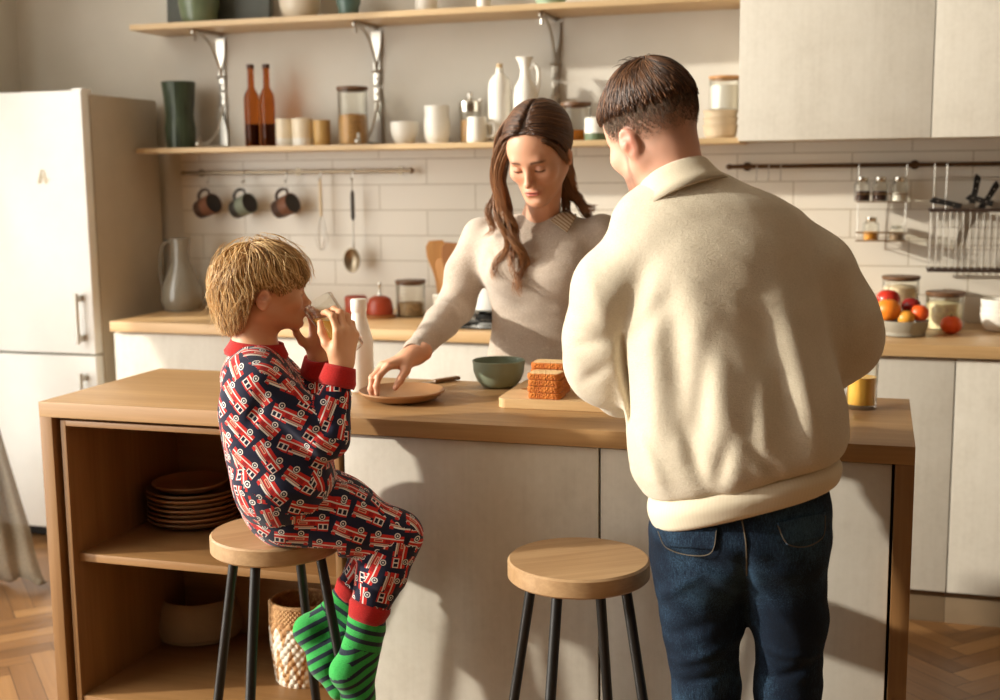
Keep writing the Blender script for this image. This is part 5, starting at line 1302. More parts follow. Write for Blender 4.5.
        sl = S(); sl.u(cone(c0-d*.05+np.array([0, 0, .02]), c0+d*.16+np.array([0, 0, .02]), .046, .05)); sl.cut(lambda P: np.abs(P[:, 2]-F(.012))-F(.011), .003); v, q = mesh_sdf(sl, c0-np.array([.3, .3, .02]), c0+np.array([.3, .3, .1]), .005); polymesh('sole', v, q, SO_, s1, base*0+np.array(base))
make_man()
# ------------------------------------------------------------------ pyjama print and bone-wise cloth coordinates
def bone_uv(V, Q, bones):
    """each face takes its coordinates from the nearest bone: along it, and around it (metres)"""
    C_ = V[Q].mean(1); best = None
    for k, (a, b, ref) in enumerate(bones):
        a, b = np.array(a, float), np.array(b, float); ba = b-a; L = np.linalg.norm(ba); t = np.clip(((C_-a)@ba)/L**2, 0, 1); d = np.linalg.norm(C_-a-t[:, None]*ba, axis=1)
        if best is None: best = d.copy(); w = np.zeros(len(Q), int)
        else: m = d < best; best[m] = d[m]; w[m] = k
    uv = np.zeros((len(Q), Q.shape[1], 2))
    for k, (a, b, ref) in enumerate(bones):
        m = w == k
        if not m.any(): continue
        a, b = np.array(a, float), np.array(b, float); z = _n(b-a); r = np.array(ref, float); x = _n(r-z*(r@z)); y = np.cross(z, x)
        P = V[Q[m]]-a; al = P@z; X = P@x; Y = P@y
        q = V[Q[m]]; nn = np.cross(q[:, 2]-q[:, 0], q[:, 3]-q[:, 1]); nn /= np.maximum(np.linalg.norm(nn, axis=1, keepdims=True), 1e-12)
        nx, ny, nz = nn@x, nn@y, nn@z; sd = np.where(np.abs(nx) > np.abs(ny), 0, 1)          # cloth panel: front/back or a side
        uv[m, :, 0] = al+k*.37; uv[m, :, 1] = np.where(sd[:, None] == 0, Y*np.sign(nx)[:, None], X*-np.sign(ny)[:, None]+.113)+k*.21
    return uv.reshape(-1, 2)
def print_mat():
    t = NT('fire_engine_print'); uv = t.N('ShaderNodeUVMap').outputs[0]
    s = t.N('ShaderNodeSeparateXYZ', {0: t.map(uv, (1000, 1000, 1))})
    Wc, Hc_ = 78.0, 43.0
    row = t.math('FLOOR', t.math('DIVIDE', s.outputs[1], Hc_)); y = t.math('SUBTRACT', t.math('SUBTRACT', s.outputs[1], t.math('MULTIPLY', row, Hc_)), Hc_/2)
    odd = t.math('MULTIPLY', t.math('FRACT', t.math('MULTIPLY', row, .3819)), Wc); xs = t.math('ADD', s.outputs[0], odd)
    colm = t.math('FLOOR', t.math('DIVIDE', xs, Wc)); x = t.math('SUBTRACT', t.math('SUBTRACT', xs, t.math('MULTIPLY', colm, Wc)), Wc/2)
    wn = t.N('ShaderNodeTexWhiteNoise', {'Vector': t.N('ShaderNodeCombineXYZ', {0: colm, 1: row}).outputs[0]}, noise_dimensions='2D')
    wv = wn.outputs['Value']; flip = t.math('SIGN', t.math('SUBTRACT', wv, .5)); x = t.math('MULTIPLY', x, flip)
    ang = t.math('MULTIPLY', t.math('SUBTRACT', t.math('FRACT', t.math('MULTIPLY', wv, 7.3)), .5), .5)
    ca, sa = t.math('COSINE', ang), t.math('SINE', ang)
    x, y = t.math('SUBTRACT', t.math('MULTIPLY', x, ca), t.math('MULTIPLY', y, sa)), t.math('ADD', t.math('MULTIPLY', x, sa), t.math('MULTIPLY', y, ca))
    def box(cx, cy, w, h): return t.math('LESS_THAN', t.math('MAXIMUM', t.math('SUBTRACT', t.math('ABSOLUTE', t.math('SUBTRACT', x, cx)), w), t.math('SUBTRACT', t.math('ABSOLUTE', t.math('SUBTRACT', y, cy)), h)), 0.0)
    def rad(cx, cy):
        a = t.math('SUBTRACT', x, cx); b = t.math('SUBTRACT', y, cy); return t.math('SQRT', t.math('ADD', t.math('MULTIPLY', a, a), t.math('MULTIPLY', b, b)))
    navy, red, white, cream, dred = lin((26, 28, 52)), lin((206, 42, 34)), lin((232, 224, 216)), lin((226, 176, 150)), lin((160, 26, 28))
    c = navy
    for m, col in ((box(0, -3, 34, 9), red), (box(22, 6, 11, 11), red), (box(-12, 12, 22, 1.6), white), (box(-14, 8.5, 19, 1.2), cream), (box(0, -4.5, 34, 1.3), white), (box(-17, 1, 9, 2.6), cream), (box(-17, 1, 7, 1.2), dred), (box(2, 1.5, 5, 3.4), dred),
                   (box(23, 8, 10, 6), white), (box(18, 8, 3.2, 4.2), navy), (box(27.5, 8, 3.4, 4.2), navy), (box(-29, 14, 4, 3), red), (box(4, 15, 5, 2), red)): c = t.mix(m, c, col)
    for cx in (-19, 20):
        r = rad(cx, -12)
        for q, col in ((7.4, navy), (6.2, white), (4.2, navy), (1.8, white)): c = t.mix(t.math('LESS_THAN', r, q), c, col)
    n = t.noise(t.obj(), 420, 2); t.set(Base_Color=t.mix(t.math('MULTIPLY', n, .12), c, (.02, .02, .03, 1)), Roughness=.92, Sheen_Weight=.15, Specular_IOR_Level=.25); t.bump(n, .3, .0015); return t.m
def stripe_mat():
    t = NT('striped_sock'); uv = t.N('ShaderNodeUVMap').outputs[0]; s = t.N('ShaderNodeSeparateXYZ', {0: uv}); n = t.noise(t.obj(), 600, 2)
    st = t.math('GREATER_THAN', t.math('SINE', t.math('MULTIPLY', s.outputs[0], 2*PI/.0225)), .25); hl = t.math('GREATER_THAN', s.outputs[1], 5.0)
    g = t.ramp(n, [(.3, lin((34, 148, 60))), (.7, lin((58, 178, 82)))]); c = t.mix(t.math('MULTIPLY', st, t.math('SUBTRACT', 1.0, hl)), g, lin((18, 34, 50)))
    t.set(Base_Color=c, Roughness=.95, Sheen_Weight=.2); t.bump(n, .4, .002); return t.m

def make_boy():
    fh = np.array([.90, .436, 0.0]); lf = np.array([-.436, .90, 0.0])          # facing, and towards his left
    yb = -2.33
    base = np.array([S1P[0], S1P[1], STZ+.002])
    root = thing('person', 'boy in fire engine pyjamas sitting on a stool, drinking juice', 'person', base)
    hipc = px(286, 503, yb)+lf*.03
    def tr(u, v, y=yb): return px(u, v, y)
    hs = .80; Hc = tr(265, 293, -2.30)
    Mh = frame(np.array([.80, .60, -.02]))
    hd0 = union(head(child=1.0, nose=.86), ears(1.10), k=.006)
    def hd(P):
        q = P.copy(); z = q[:, 2]; q[:, 2] = np.where(z < 0, z/F(.80), z); return hd0(q)*F(.85)
    hl = xform(hd, Mh, Hc, hs)
    def H(x, y, z): return Hc+Mh@(np.array([x, y, z if z > 0 else z*.80])*hs)
    # -- joints
    SR = tr(262, 381, -2.37)-lf*.042; SLf = SR+lf*.215
    ER = tr(326, 436, -2.38); WR = tr(341, 364, -2.345); EL = tr(316, 415, -2.20); WL = tr(319, 356, -2.22)
    hR = hipc-lf*.062; hL = hipc+lf*.062
    kR = tr(394, 537, -2.275); kL = tr(392, 535, -2.168)
    aR = tr(366, 618, -2.32); aL = tr(349, 598, -2.21)
    # -- skin
    body = S(); body.u(hl)
    nb = tr(255, 351, -2.315)
    body.u(cone(H(0, .03, -.06), nb, .043, .047), .025)
    for o in (-1, 1): body.u(chain([nb+lf*o*.02+np.array([0, 0, -.03]), tr(262, 420, -2.33)+lf*o*.03, tr(276, 470, -2.34)+lf*o*.03, hipc+lf*o*.03], [.05, .06, .065, .07]), .03)
    body.u(chain([SR, ER, WR], [.036, .030, .021], .02), .03); body.u(chain([SLf, EL, WL], [.036, .030, .021], .02), .03)
    # tilted glass: rim at the mouth, base to the lower right
    g0 = tr(318, 302, -2.285); g1 = tr(352.5, 351, -2.290); gax = _n(g1-g0); GL = float(np.linalg.norm(g1-g0))
    cam = _n(CAM-g0); camh = _n(np.array([cam[0], cam[1], 0])); side = np.array(RGT)
    fR = handframe(np.array([0, 0, 1.0])*.95+side*.14+camh*.05, camh*.80+side*.55)
    hRf = xform(hand([(.62, .75, .5), (.66, .78, .5), (.70, .8, .5), (.8, .8, .5)], side=1, thumb=((-.40, .65, -.6), (-.2, .8, -.55), (0, .85, -.5))), fR, WR+np.array([.004, 0, -.004]), .80)
    fL = handframe(np.array([0, 0, 1.0])+side*.12, -camh*.8+side*.4)
    hLf = xform(hand([(.55, .7, .5)]*4, side=-1, thumb=((-.55, .5, -.6), (-.35, .75, -.55), (-.1, .85, -.5))), fL, WL+np.array([0, 0, -.004]), .74)
    body.u(hRf, .008); body.u(hLf, .008)
    body.u(chain([hR, kR, aR], [.055, .042, .03]), .03); body.u(chain([hL, kL, aL], [.055, .042, .03]), .03)
    V, Q = mesh_sdf(body, Hc+np.array([-.35, -.35, -.95]), Hc+np.array([.55, .45, .18]), .0030)
    L = ((V-Hc)@Mh)/hs; L[:, 2] = np.where(L[:, 2] < 0, L[:, 2]/.80, L[:, 2])
    col = skincol(V, (226, 170, 130))
    for x in (-1, 1):
        col = mixc(col, gauss(L, (x*.042, -.075, -.03), (.022, .03, .02))*.35, (214, 120, 90)); col = mixc(col, gauss(L, (x*.032, -.09, .019), (.017, .02, .0035))*.7, (150, 108, 66))
        col = mixc(col, gauss(L, (x*.031, -.092, -.006), (.0135, .02, .0026)), (52, 36, 26)); col = mixc(col, gauss(L, (x*.089, .018, -.012), (.012, .02, .03))*.5, (210, 104, 76)); col = mixc(col, gauss(L, (x*.094, .014, -.011), (.006, .008, .012))*.8, (130, 66, 44))  # lash line, ear tint; shade of the ear hollow painted into the colour
    col = mixc(col, gauss(L, (0, -.1, -.067), (.019, .015, .008))*.8, (196, 98, 84))
    polymesh('body', V, Q, SKIN, root, base, {'col': col})
    # -- hair: thick tousled bowl cut
    cap = S(); cap.u(xform(ell((0, .018, .038), (.083, .102, .092)), Mh, Hc, hs)); cap.u(xform(ell((0, -.045, .040), (.064, .050, .056)), Mh, Hc, hs), .03); cap.u(xform(ell((0, .070, -.030), (.058, .038, .070)), Mh, Hc, hs), .04)
    crown = np.array([.0, .050, .125]); rs = np.random.RandomState(21)
    def dirf(P):
        L = ((P-Hc)@Mh)/hs; d = L-crown; d[:, 2] -= .05; n_ = np.maximum(np.linalg.norm(d, axis=1, keepdims=True), 1e-6); d = d/n_
        d = d+np.stack([.22*np.sin(L[:, 1]*60+L[:, 2]*35), .25*np.sin(L[:, 2]*55+L[:, 0]*40), 0*L[:, 0]], 1); return d@Mh.T
    pts = []
    while len(pts) < 5200:
        q = rs.normal(size=3); q /= np.linalg.norm(q); q = np.array([0, .020, .038])+q*np.array([.083, .106, .092])
        if q[2] > .055+(.02 if q[1] < -.05 else 0)-.05*(q[1] > .04)*rs.rand() or (q[1] > .03 and q[2] > -.03): pts.append(q)
    pts = np.array(pts); R = np.array([Hc+Mh@(q*hs) for q in pts])
    fr_ = np.clip((-pts[:, 1]-.01)/.06, 0, 1); bk = np.clip((pts[:, 1]-.0)/.08, 0, 1)
    ln = (.078+.038*bk+.012*fr_)*rs.uniform(.65, 1.15, len(pts)); ln *= np.where((pts[:, 2] < .03), .55, 1)
    def stop(P, o):
        L = ((P-Hc)@Mh)/hs; b = np.interp(L[:, 1], [-.12, -.06, -.03, .0, .04, .062, .12], [.030, .030, .010, .026, .024, -.085, -.118])
        return L[:, 2] < b+(o-.5)*.034
    ix = rs.choice(len(R), 420, replace=False)
    fl = strands(cap, R[ix], dirf, ln[ix]*1.15, lambda t, o: .006+o*.016, step=.007, r0=.0006, jitter=.5, seed=33, grav=.25, freeend=.45, stop=stop)
    hv, hq, hue, al = strands(cap, R, dirf, ln*1.2, lambda t, o: .001+o*.011*min(1, t*2+.2), step=.007, r0=.0012, jitter=.34, seed=31, grav=.55, freeend=.3, stop=stop)
    hm = hair_mat('blond_hair', (132, 94, 54), (198, 154, 96), (240, 208, 154))
    o = polymesh('hair', hv, hq, hm, root, base, {'hue': hue, 'along': al})
    polymesh('flyaway_hair', fl[0], fl[1], hm, o, base, {'hue': .5+.5*fl[2], 'along': fl[3]})
    ul = S(); ul.u(lambda P: cap(P)-F(.001)); 
    Mf = Mh.astype(F); Hf = Hc.astype(F)
    def facecut(P):
        L = ((P-Hf)@Mf)/F(hs); x, y, z = np.abs(L[:, 0]), L[:, 1], L[:, 2]
        # hair boundary: fringe above the brows, behind the ear, low at the nape
        b = np.where(y < -.02, F(.030), np.where(y < .035, F(.012), F(-.075))); b = np.interp(y, [-.12, -.055, -.02, .0, .045, .065, .12], [.034, .032, .014, .026, .022, -.06, -.085]).astype(F)
        return (b-z)*F(hs*.8)
    ul.cut(facecut, .012); ul.disp(lambda P: snoise(P, 120, 14)*F(.0022)+snoise(P, 50, 15)*F(.002))
    v2, q2 = mesh_sdf(ul, Hc-.15, Hc+.15, .0032)
    polymesh('hair_underlayer', v2, q2, hair_mat('blond_hair_base', (112, 80, 46), (152, 114, 68), (184, 146, 94)), o, base, {'hue': .5+.4*snoise(v2, 240, 8), 'along': np.zeros(len(v2))})
    # -- pyjama top
    PJ = print_mat(); RED = knit('red_rib', (196, 34, 28), (160, 22, 22), 400, .5, .15)
    top = S()
    def tors(k=1.0):
        s = S()
        P_ = [tr(257, 376, -2.325), tr(263, 405, -2.33), tr(273, 440, -2.335), tr(283, 475, -2.34), hipc+np.array([0, 0, .012])]
        for o_ in (-1, 1): s.u(chain([p_+lf*o_*w_ for p_, w_ in zip(P_, (.050, .046, .04, .04, .04))], [.066, .080, .088, .094, .090], .03), .05)
        return s
    top.u(tors())
    top.u(cone(nb+np.array([0, 0, -.016]), tr(255, 374, -2.325), .055, .066), .02)
    top.u(chain([SR+np.array([0, 0, -.004]), ER, WR+(ER-WR)*.42], [.052, .045, .034], .02), .025); top.u(chain([SLf, EL, WL+(EL-WL)*.42], [.052, .045, .034], .02), .025)
    for q in [(300, 400, 340, 440, .010, -.006), (290, 412, 322, 446, .010, .006), (236, 440, 290, 452, .012, .006), (240, 462, 310, 474, .012, -.007), (250, 480, 320, 488, .012, .007), (275, 395, 262, 420, .012, -.008), (312, 440, 336, 420, .008, -.005)]:
        a_, b_ = px(q[0], q[1], -2.40), px(q[2], q[3], -2.40); top.disp(ridge(a_, b_, q[4], q[5], -2.33))
    top.disp(lambda P: snoise(P, 45, 41)*F(.0022))
    top.cut(lambda P: -(P[:, 2]-F(hipc[2]-.035)), .006)
    V, Q = mesh_sdf(top, np.array([base[0]-.24, -2.60, .64]), np.array([base[0]+.36, -2.02, 1.18]), .0034); V = smooth(V, Q, 1)
    bones = [(tr(259, 372, -2.33), hipc, camh), (SR, ER, (0, 0, 1)), (ER, WR, camh), (SLf, EL, (0, 0, 1)), (EL, WL, camh)]
    to = polymesh('pyjama_top', V, Q, PJ, root, base, cuv=bone_uv(V, Q, bones))
    def cuff(name, a_, b_, r0, r1, th, par):
        a_, b_ = np.array(a_), np.array(b_); z = _n(b_-a_); x = _n(np.cross(z, [.3, .5, .2])); y = np.cross(z, x); L_ = np.linalg.norm(b_-a_); seg = 40; v = []
        prof = [(r0, 0), (r0+.002, .25*L_), (r1+.002, .8*L_), (r1, L_), (r1-th, L_), (r0-th, 0)]
        for r, h in prof:
            for i in range(seg): an = 2*PI*i/seg; v.append(a_+z*h+(x*math.cos(an)+y*math.sin(an))*r*(1+.004*math.cos(an*24)))
        f = [(j*seg+i, j*seg+(i+1) % seg, ((j+1) % 6)*seg+(i+1) % seg, ((j+1) % 6)*seg+i) for j in range(6) for i in range(seg)]
        return polymesh(name, np.array(v), np.array(f), RED, par, base)
    d = _n(WR-ER); cuff('cuff', WR-d*.046, WR-d*.004, .036, .031, .006, to); d = _n(WL-EL); cuff('cuff', WL-d*.046, WL-d*.004, .036, .031, .006, to)
    nd = _n(nb-tr(262, 378, -2.325)+np.array([0, 0, .03])); nd = _n(np.array([.10, .05, 1.0])); cuff('neckband', nb+fh*.003-nd*.010, nb+fh*.003+nd*.020, .064, .0545, .006, to)
    # -- pyjama trousers
    tro = S()
    for o_ in (-1, 1): tro.u(ell(hipc+lf*o_*.045+np.array([0, 0, .012]), (.094, .094, .090)), .04)
    tro.u(chain([hR+fh*.02, (hR+kR)/2+np.array([0, 0, .006]), kR], [.084, .070, .056], .03), .03); tro.u(chain([hL+fh*.02, (hL+kL)/2+np.array([0, 0, .006]), kL], [.084, .070, .056], .03), .02)
    cR = aR+(kR-aR)*.12; cL = aL+(kL-aL)*.10
    tro.u(chain([kR, (kR+cR)/2, cR], [.056, .050, .040], .02), .02); tro.u(chain([kL, (kL+cL)/2, cL], [.056, .050, .040], .02), .012)
    tro.cut(lambda P: F(STZ+.0035)-P[:, 2]-F(1)*((P-base.astype(F))@fh.astype(F) > .125)-F(1)*(np.abs(((P-base.astype(F))@lf.astype(F))) > .5), .002)
    for q in [(330, 480, 345, 530, .010, -.006), (300, 478, 350, 505, .012, .006), (352, 500, 400, 520, .010, .005), (372, 552, 404, 560, .008, -.005), (368, 575, 398, 582, .008, .005), (366, 590, 392, 600, .008, -.005), (380, 520, 410, 548, .010, .004)]:
        tro.disp(ridge(px(q[0], q[1], -2.36), px(q[2], q[3], -2.34), q[4], q[5], -2.28))
    tro.disp(lambda P: snoise(P, 45, 51)*F(.002))
    V, Q = mesh_sdf(tro, np.array([base[0]-.24, -2.56, .38]), np.array([base[0]+.46, -2.02, .94]), .0034); V = smooth(V, Q, 1)
    bones = [(hR, kR, (0, 0, 1)), (kR, aR, camh), (hL, kL, (0, 0, 1)), (kL, aL, camh)]
    po = polymesh('pyjama_trousers', V, Q, PJ, root, base, cuv=bone_uv(V, Q, bones))
    d = _n(aR-kR); cuff('cuff', cR-d*.012, cR+d*.026, .0425, .037, .006, po); d = _n(aL-kL); cuff('cuff', cL-d*.012, cL+d*.020, .0425, .037, .006, po)
    # -- socks (feet tucked under, toes pointing down)
    SK = stripe_mat()
    def sock(an, kn, heel, toe, name):
        up = an+(kn-an)*.30; s = S(); mid = heel+(toe-heel)*.55
        s.u(chain([up, an], [.034, .031], .02)); s.u(cone(an, heel, .031, .027), .025); s.u(chain([heel, mid, toe], [.027, .028, .021], .02), .02); s.u(cone(an+(toe-heel)*.25, mid, .028, .026), .025); s.u(ell(heel, (.028, .028, .028)), .02)
        s.disp(lambda P: snoise(P, 90, 61)*F(.0008))
        lo_ = np.minimum(np.minimum(up, an), np.minimum(heel, toe))-.06; hi_ = np.maximum(np.maximum(up, an), np.maximum(heel, toe))+.06
        V, Q = mesh_sdf(s, lo_, hi_, .003); uv = bone_uv(V, Q, [(up, an, camh), (heel, toe, camh)]).reshape(len(Q), 4, 2)
        c = V[Q].mean(1); hm_ = (np.linalg.norm(c-(heel-_n(toe-heel)*.008), axis=1) < .034) | (np.linalg.norm(c-(toe+_n(toe-heel)*.01), axis=1) < .026); uv[hm_, :, 1] += 10
        return polymesh(name, V, Q, SK, root, base, cuv=uv.reshape(-1, 2))
    sock(aL, kL, tr(309, 630, -2.25), tr(338, 690, -2.27), 'sock'); sock(aR, kR, tr(346, 672, -2.345), tr(368, 722, -2.30), 'sock')
    # -- the glass he drinks from
    t = thing('juice_glass', 'glass of orange juice tilted in the boy\'s hands', 'glass', g1, 0, 'glasses of orange juice')
    z = -gax; x = _n(np.cross(z, [0, 0, 1])); y = np.cross(z, x); Mg = Matrix(((x[0], y[0], z[0], 0), (x[1], y[1], z[1], 0), (x[2], y[2], z[2], 0), (0, 0, 0, 1)))
    r0, r1 = .0285, .0345
    MB().lathe(hollow([(r0*.9, 0), (r0, .003), (r1, GL-.002), (r1, GL)], .0022, .012), 48, Mg).build('glass_body', glass(), t)
    # juice level stays horizontal in the tilted glass
    Rg = np.array([x, y, z]).T; lev = float(tr(333, 319, -2.285)[2])
    js = S(); js.u(cone((0, 0, .014), (0, 0, GL), r0-.0030, r1-.0030)); js.cut(lambda P: F(.013)-P[:, 2], .001); zl = float(lev-g1[2]); up = Rg.T@np.array([0, 0, 1.0])
    js.cut(lambda P: P@up.astype(F)-F(zl), .0008)
    V, Q = mesh_sdf(js, np.array([-.05, -.05, -.01]), np.array([.05, .05, GL+.02]), .0022); V = V@Rg.T
    polymesh('juice', V, Q, JUICE, t)
make_boy()
# ------------------------------------------------------------------ the woman behind the island
def make_woman():
    yw = -1.38
    b0 = px(548, 360, yw); base = np.array([b0[0], -1.36, 0.0])
    root = thing('person', 'woman in oatmeal sweater with long wavy hair, reaching for a plate', 'person', base)
    hs = .93
    fh = _n(np.array([-.10, -1.0, 0])); p = .50
    Mh = frame(fh*math.cos(p)+np.array([0, 0, -math.sin(p)]), roll=.03)
    E_ = px(528.5, 170, -1.655); Hc = E_-Mh@(np.array([0, -.088, -.004])*hs)
    hd = union(head(jaw=.88, nose=1.0), ears(.96), k=.006); hl = xform(hd, Mh, Hc, hs)
    def H(x, y, z): return Hc+Mh@(np.array([x, y, z])*hs)
    SR = px(478, 236, -1.41); SL = px(606, 233, -1.42)
    ER = px(456, 306, -1.40); EL = px(636, 318, -1.44)
    tip = AZ(371, 392, IZ+.03); WR = px(413, 355, tip[1]+.10); WL = np.array([float(px(640, 380, -1.72)[0]), -1.70, IZ+.045])
    nb = px(540, 224, -1.445)
    body = S(); body.u(hl)
    body.u(cone(H(0, .034, -.055), nb+np.array([0, .01, .0]), .044, .046), .03); body.u(cone(nb, px(542, 245, -1.42), .046, .075), .03)
    body.u(loft(secs([(232, 541, 52, .06, -1.425, 0), (255, 542, 58, .09, -1.41, 0), (300, 545, 48, .085, -1.39, 0), (350, 546, 50, .085, -1.36, 0), (420, 546, 58, .09, -1.34, 0)]), .04), .04)
    body.u(chain([SR, ER, WR], [.040, .033, .0225], .02), .03); body.u(chain([SL, EL, WL], [.040, .033, .0225], .02), .03)
    dR = _n(tip-WR); fR = handframe(_n(dR+np.array([-.25, -.10, .28])), np.array([-.15, .05, 1.0]))
    body.u(xform(hand([(.45, .55, .35), (.50, .60, .4), (.55, .65, .4), (.55, .7, .4)], side=1, thumb=((-.50, .62, -.45), (-.25, .80, -.55), (-.05, .80, -.60))), fR, WR, .90), .008)
    fL = handframe(np.array([-.45, -.85, -.05]), np.array([0, .1, 1.0])); body.u(xform(hand([(.2, .3, .2)]*4, side=-1), fL, WL, .90), .008)
    x0 = base[0]
    hipL, hipR = np.array([x0+.085, -1.33, .86]), np.array([x0-.085, -1.33, .86])
    for s_, h_ in ((1, hipL), (-1, hipR)): body.u(chain([h_, np.array([x0+s_*.095, -1.33, .47]), np.array([x0+s_*.10, -1.31, .08])], [.075, .05, .034], .03), .04); body.u(cone(np.array([x0+s_*.10, -1.31, .05]), np.array([x0+s_*.12, -1.44, .03]), .03, .024), .03)
    V, Q = mesh_sdf(body, np.array([x0-.55, -2.08, 0.0]), np.array([x0+.42, -1.18, 1.64]), .0034)
    # the face on a finer grid: rebuild the head and join it to the body mesh at the neck
    V1, Q1 = V, Q
    zc = H(0, 0, 0)[2]-.17
    keep = ~(((V1[Q1].mean(1))[:, 2] > zc) & (np.linalg.norm(V1[Q1].mean(1)-Hc, axis=1) < .26)); Q1 = Q1[keep]
    V2, Q2 = mesh_sdf(body, np.array([Hc[0]-.13, Hc[1]-.16, zc-.012]), Hc+np.array([.13, .17, .17]), .0019)
    c2 = V2[Q2].mean(1); Q2 = Q2[(c2[:, 2] > zc-.006) & (np.linalg.norm(c2-Hc, axis=1) < .26)]
    V = np.concatenate([V1, V2]); Q = np.concatenate([Q1, Q2+len(V1)])
    L = ((V-Hc)@Mh)/hs
    col = skincol(V, (214, 160, 128))
    for x in (-1, 1):
        col = mixc(col, gauss(L, (x*.040, -.08, -.028), (.020, .03, .018))*.15, (212, 122, 96))
        lx = x*.031
        # brow: an arched band; shade painted in the lid crease; lash line low on the lid
        bz = .0205-.10*(np.abs(L[:, 0])-.030)**2/.01; m = np.exp(-((L[:, 2]-bz)/.0040)**2)*np.clip((np.abs(L[:, 0])-.012)/.004, 0, 1)*np.clip((.052-np.abs(L[:, 0]))/.008, 0, 1)*(L[:, 1] < -.05)*(np.sign(L[:, 0]) == x)
        col = mixc(col, m*.95, (66, 44, 31))
        lz = -.0095+4.0*(L[:, 0]-lx)**2; m = np.exp(-((L[:, 2]-lz)/.0032)**2)*np.clip((.0155-np.abs(L[:, 0]-lx))/.003, 0, 1)*(L[:, 1] < -.06)
        col = mixc(col, m*.95, (38, 24, 18))
        col = mixc(col, gauss(L, (lx, -.09, .003), (.015, .02, .006))*.35, (170, 110, 86)); col = mixc(col, gauss(L, (x*.080, .02, -.012), (.01, .02, .03))*.3, (214, 120, 92))
    lip = np.exp(-(L[:, 0]/.0225)**4)*np.exp(-((L[:, 2]+.0668)/.0078)**4)*(L[:, 1] < -.085)
    col = mixc(col, lip*.9, (196, 92, 82)); col = mixc(col, np.exp(-((L[:, 2]+.0668)/.0013)**2)*np.exp(-(L[:, 0]/.022)**4)*(L[:, 1] < -.085)*.8, (110, 44, 40))
    col = mixc(col, gauss(L, (0, -.115, -.036), (.012, .012, .01))*.3, (214, 126, 104)); col = mixc(col, gauss(L, (.0085, -.106, -.0465), (.004, .006, .0022))*.6, (130, 74, 58)); col = mixc(col, gauss(L, (-.0085, -.106, -.0465), (.004, .006, .0022))*.6, (130, 74, 58))
    polymesh('body', V, Q, SKIN, root, base, {'col': col})
    # -- hair on the head: middle parting, swept back behind the ears
    HM = hair_mat('chestnut_hair', (44, 26, 16), (78, 48, 30), (120, 80, 50), tip=(176, 122, 76))
    cap = S(); cap.u(xform(ell((0, .020, .037), (.0835, .1020, .0910)), Mh, Hc, hs)); cap.u(xform(ell((0, -.042, .040), (.0625, .048, .055)), Mh, Hc, hs), .03)
    rs = np.random.RandomState(41)
    def capdir(P):
        L = ((P-Hc)@Mh)/hs; s = np.where(L[:, 0] >= 0, 1.0, -1.0)
        d = np.stack([s*(.55-.2*np.clip(L[:, 1]/.08, -1, 1)), .55+0*s, -.55-1.2*np.clip(-L[:, 2]+.06, 0, .1)*4], 1); d[:, 0] -= s*np.clip(np.abs(L[:, 0])-.055, 0, .03)*22; return d@Mh.T
    R = []; n_ = 2600
    ty = rs.rand(n_)
    for i in range(n_):
        a_ = -1.02+ty[i]*2.0                                                    # along the parting, front to crown
        q = np.array([0, .020+.101*math.sin(a_), .036+.090*math.cos(a_)]); s_ = rs.choice([-1, 1]); q[0] += s_*(.0015+abs(rs.normal())*.012)
        if a_ < -.85: q[0] += s_*abs(rs.normal())*.02
        R.append(H(*q))
    R = np.array(R)
    hv, hq, hue, al = strands(cap, R, capdir, .17*rs.uniform(.75, 1.1, n_), lambda t, o: .0035+o*.004, step=.007, r0=.0013, jitter=.10, seed=42, taper=.5)
    ho = polymesh('hair', hv, hq, HM, root, base, {'hue': hue, 'along': al*.35})
    ul = S(); ul.u(lambda P: cap(P)+F(.0005)); Mf, Hf = Mh.astype(F), Hc.astype(F)
    def facecut(P):
        L = ((P-Hf)@Mf)/F(hs); x, y, z = np.abs(L[:, 0]), L[:, 1], L[:, 2]
        b = np.interp(y, [-.12, -.085, -.05, -.01, .02, .05, .12], [.100, .096, .075, .034, .0, -.06, -.07]).astype(F)-.55*np.maximum(0, x-.035)*(y < -.03)
        return (b-z)*F(hs*.7)
    ul.cut(facecut, .008); ul.disp(lambda P: snoise(P, 150, 44)*F(.0008))
    v2, q2 = mesh_sdf(ul, Hc-.15, Hc+.16, .0030)
    polymesh('hair_underlayer', v2, q2, hair_mat('chestnut_hair_base', (40, 24, 15), (58, 36, 22), (74, 46, 28)), ho, base, {'hue': .5+.4*snoise(v2, 220, 8), 'along': np.zeros(len(v2))})
    # -- long wavy locks
    def lock(name, guides, per, r0, r1, amp, seed):
        rr = np.random.RandomState(seed); allp = []
        for g in guides:
            P_ = np.array(spline([px(*q) for q in g], 46)); n = len(P_); t = np.linspace(0, 1, n)[:, None]
            T_ = np.gradient(P_, axis=0); T_ /= np.linalg.norm(T_, axis=1, keepdims=True); U = np.cross(T_, [0, -1, .1]); U /= np.linalg.norm(U, axis=1, keepdims=True); W = np.cross(T_, U)
            ph0 = rr.uniform(0, 6.28); fq = rr.uniform(2.0, 2.8)
            for i in range(per):
                a_ = rr.uniform(0, 6.28); q = math.sqrt(rr.rand()); rad = (r0*(1-t)+r1*t)*q; ph = ph0+rr.normal()*.35
                w_ = amp*np.clip(t*1.8-.25, 0, 1)*(1+.25*rr.normal())
                S_ = P_+U*(rad*math.cos(a_)+w_*np.sin(ph+fq*6.28*t**1.15))+W*(rad*math.sin(a_)+w_*.8*np.cos(ph+fq*6.28*t**1.15))
                k = int(n*rr.uniform(.82, 1.0)); ti = np.linspace(0, k-1, 40); lo_ = np.floor(ti).astype(int); hi_ = np.minimum(lo_+1, n-1); fr_ = (ti-lo_)[:, None]
                allp.append(S_[lo_]*(1-fr_)+S_[hi_]*fr_)
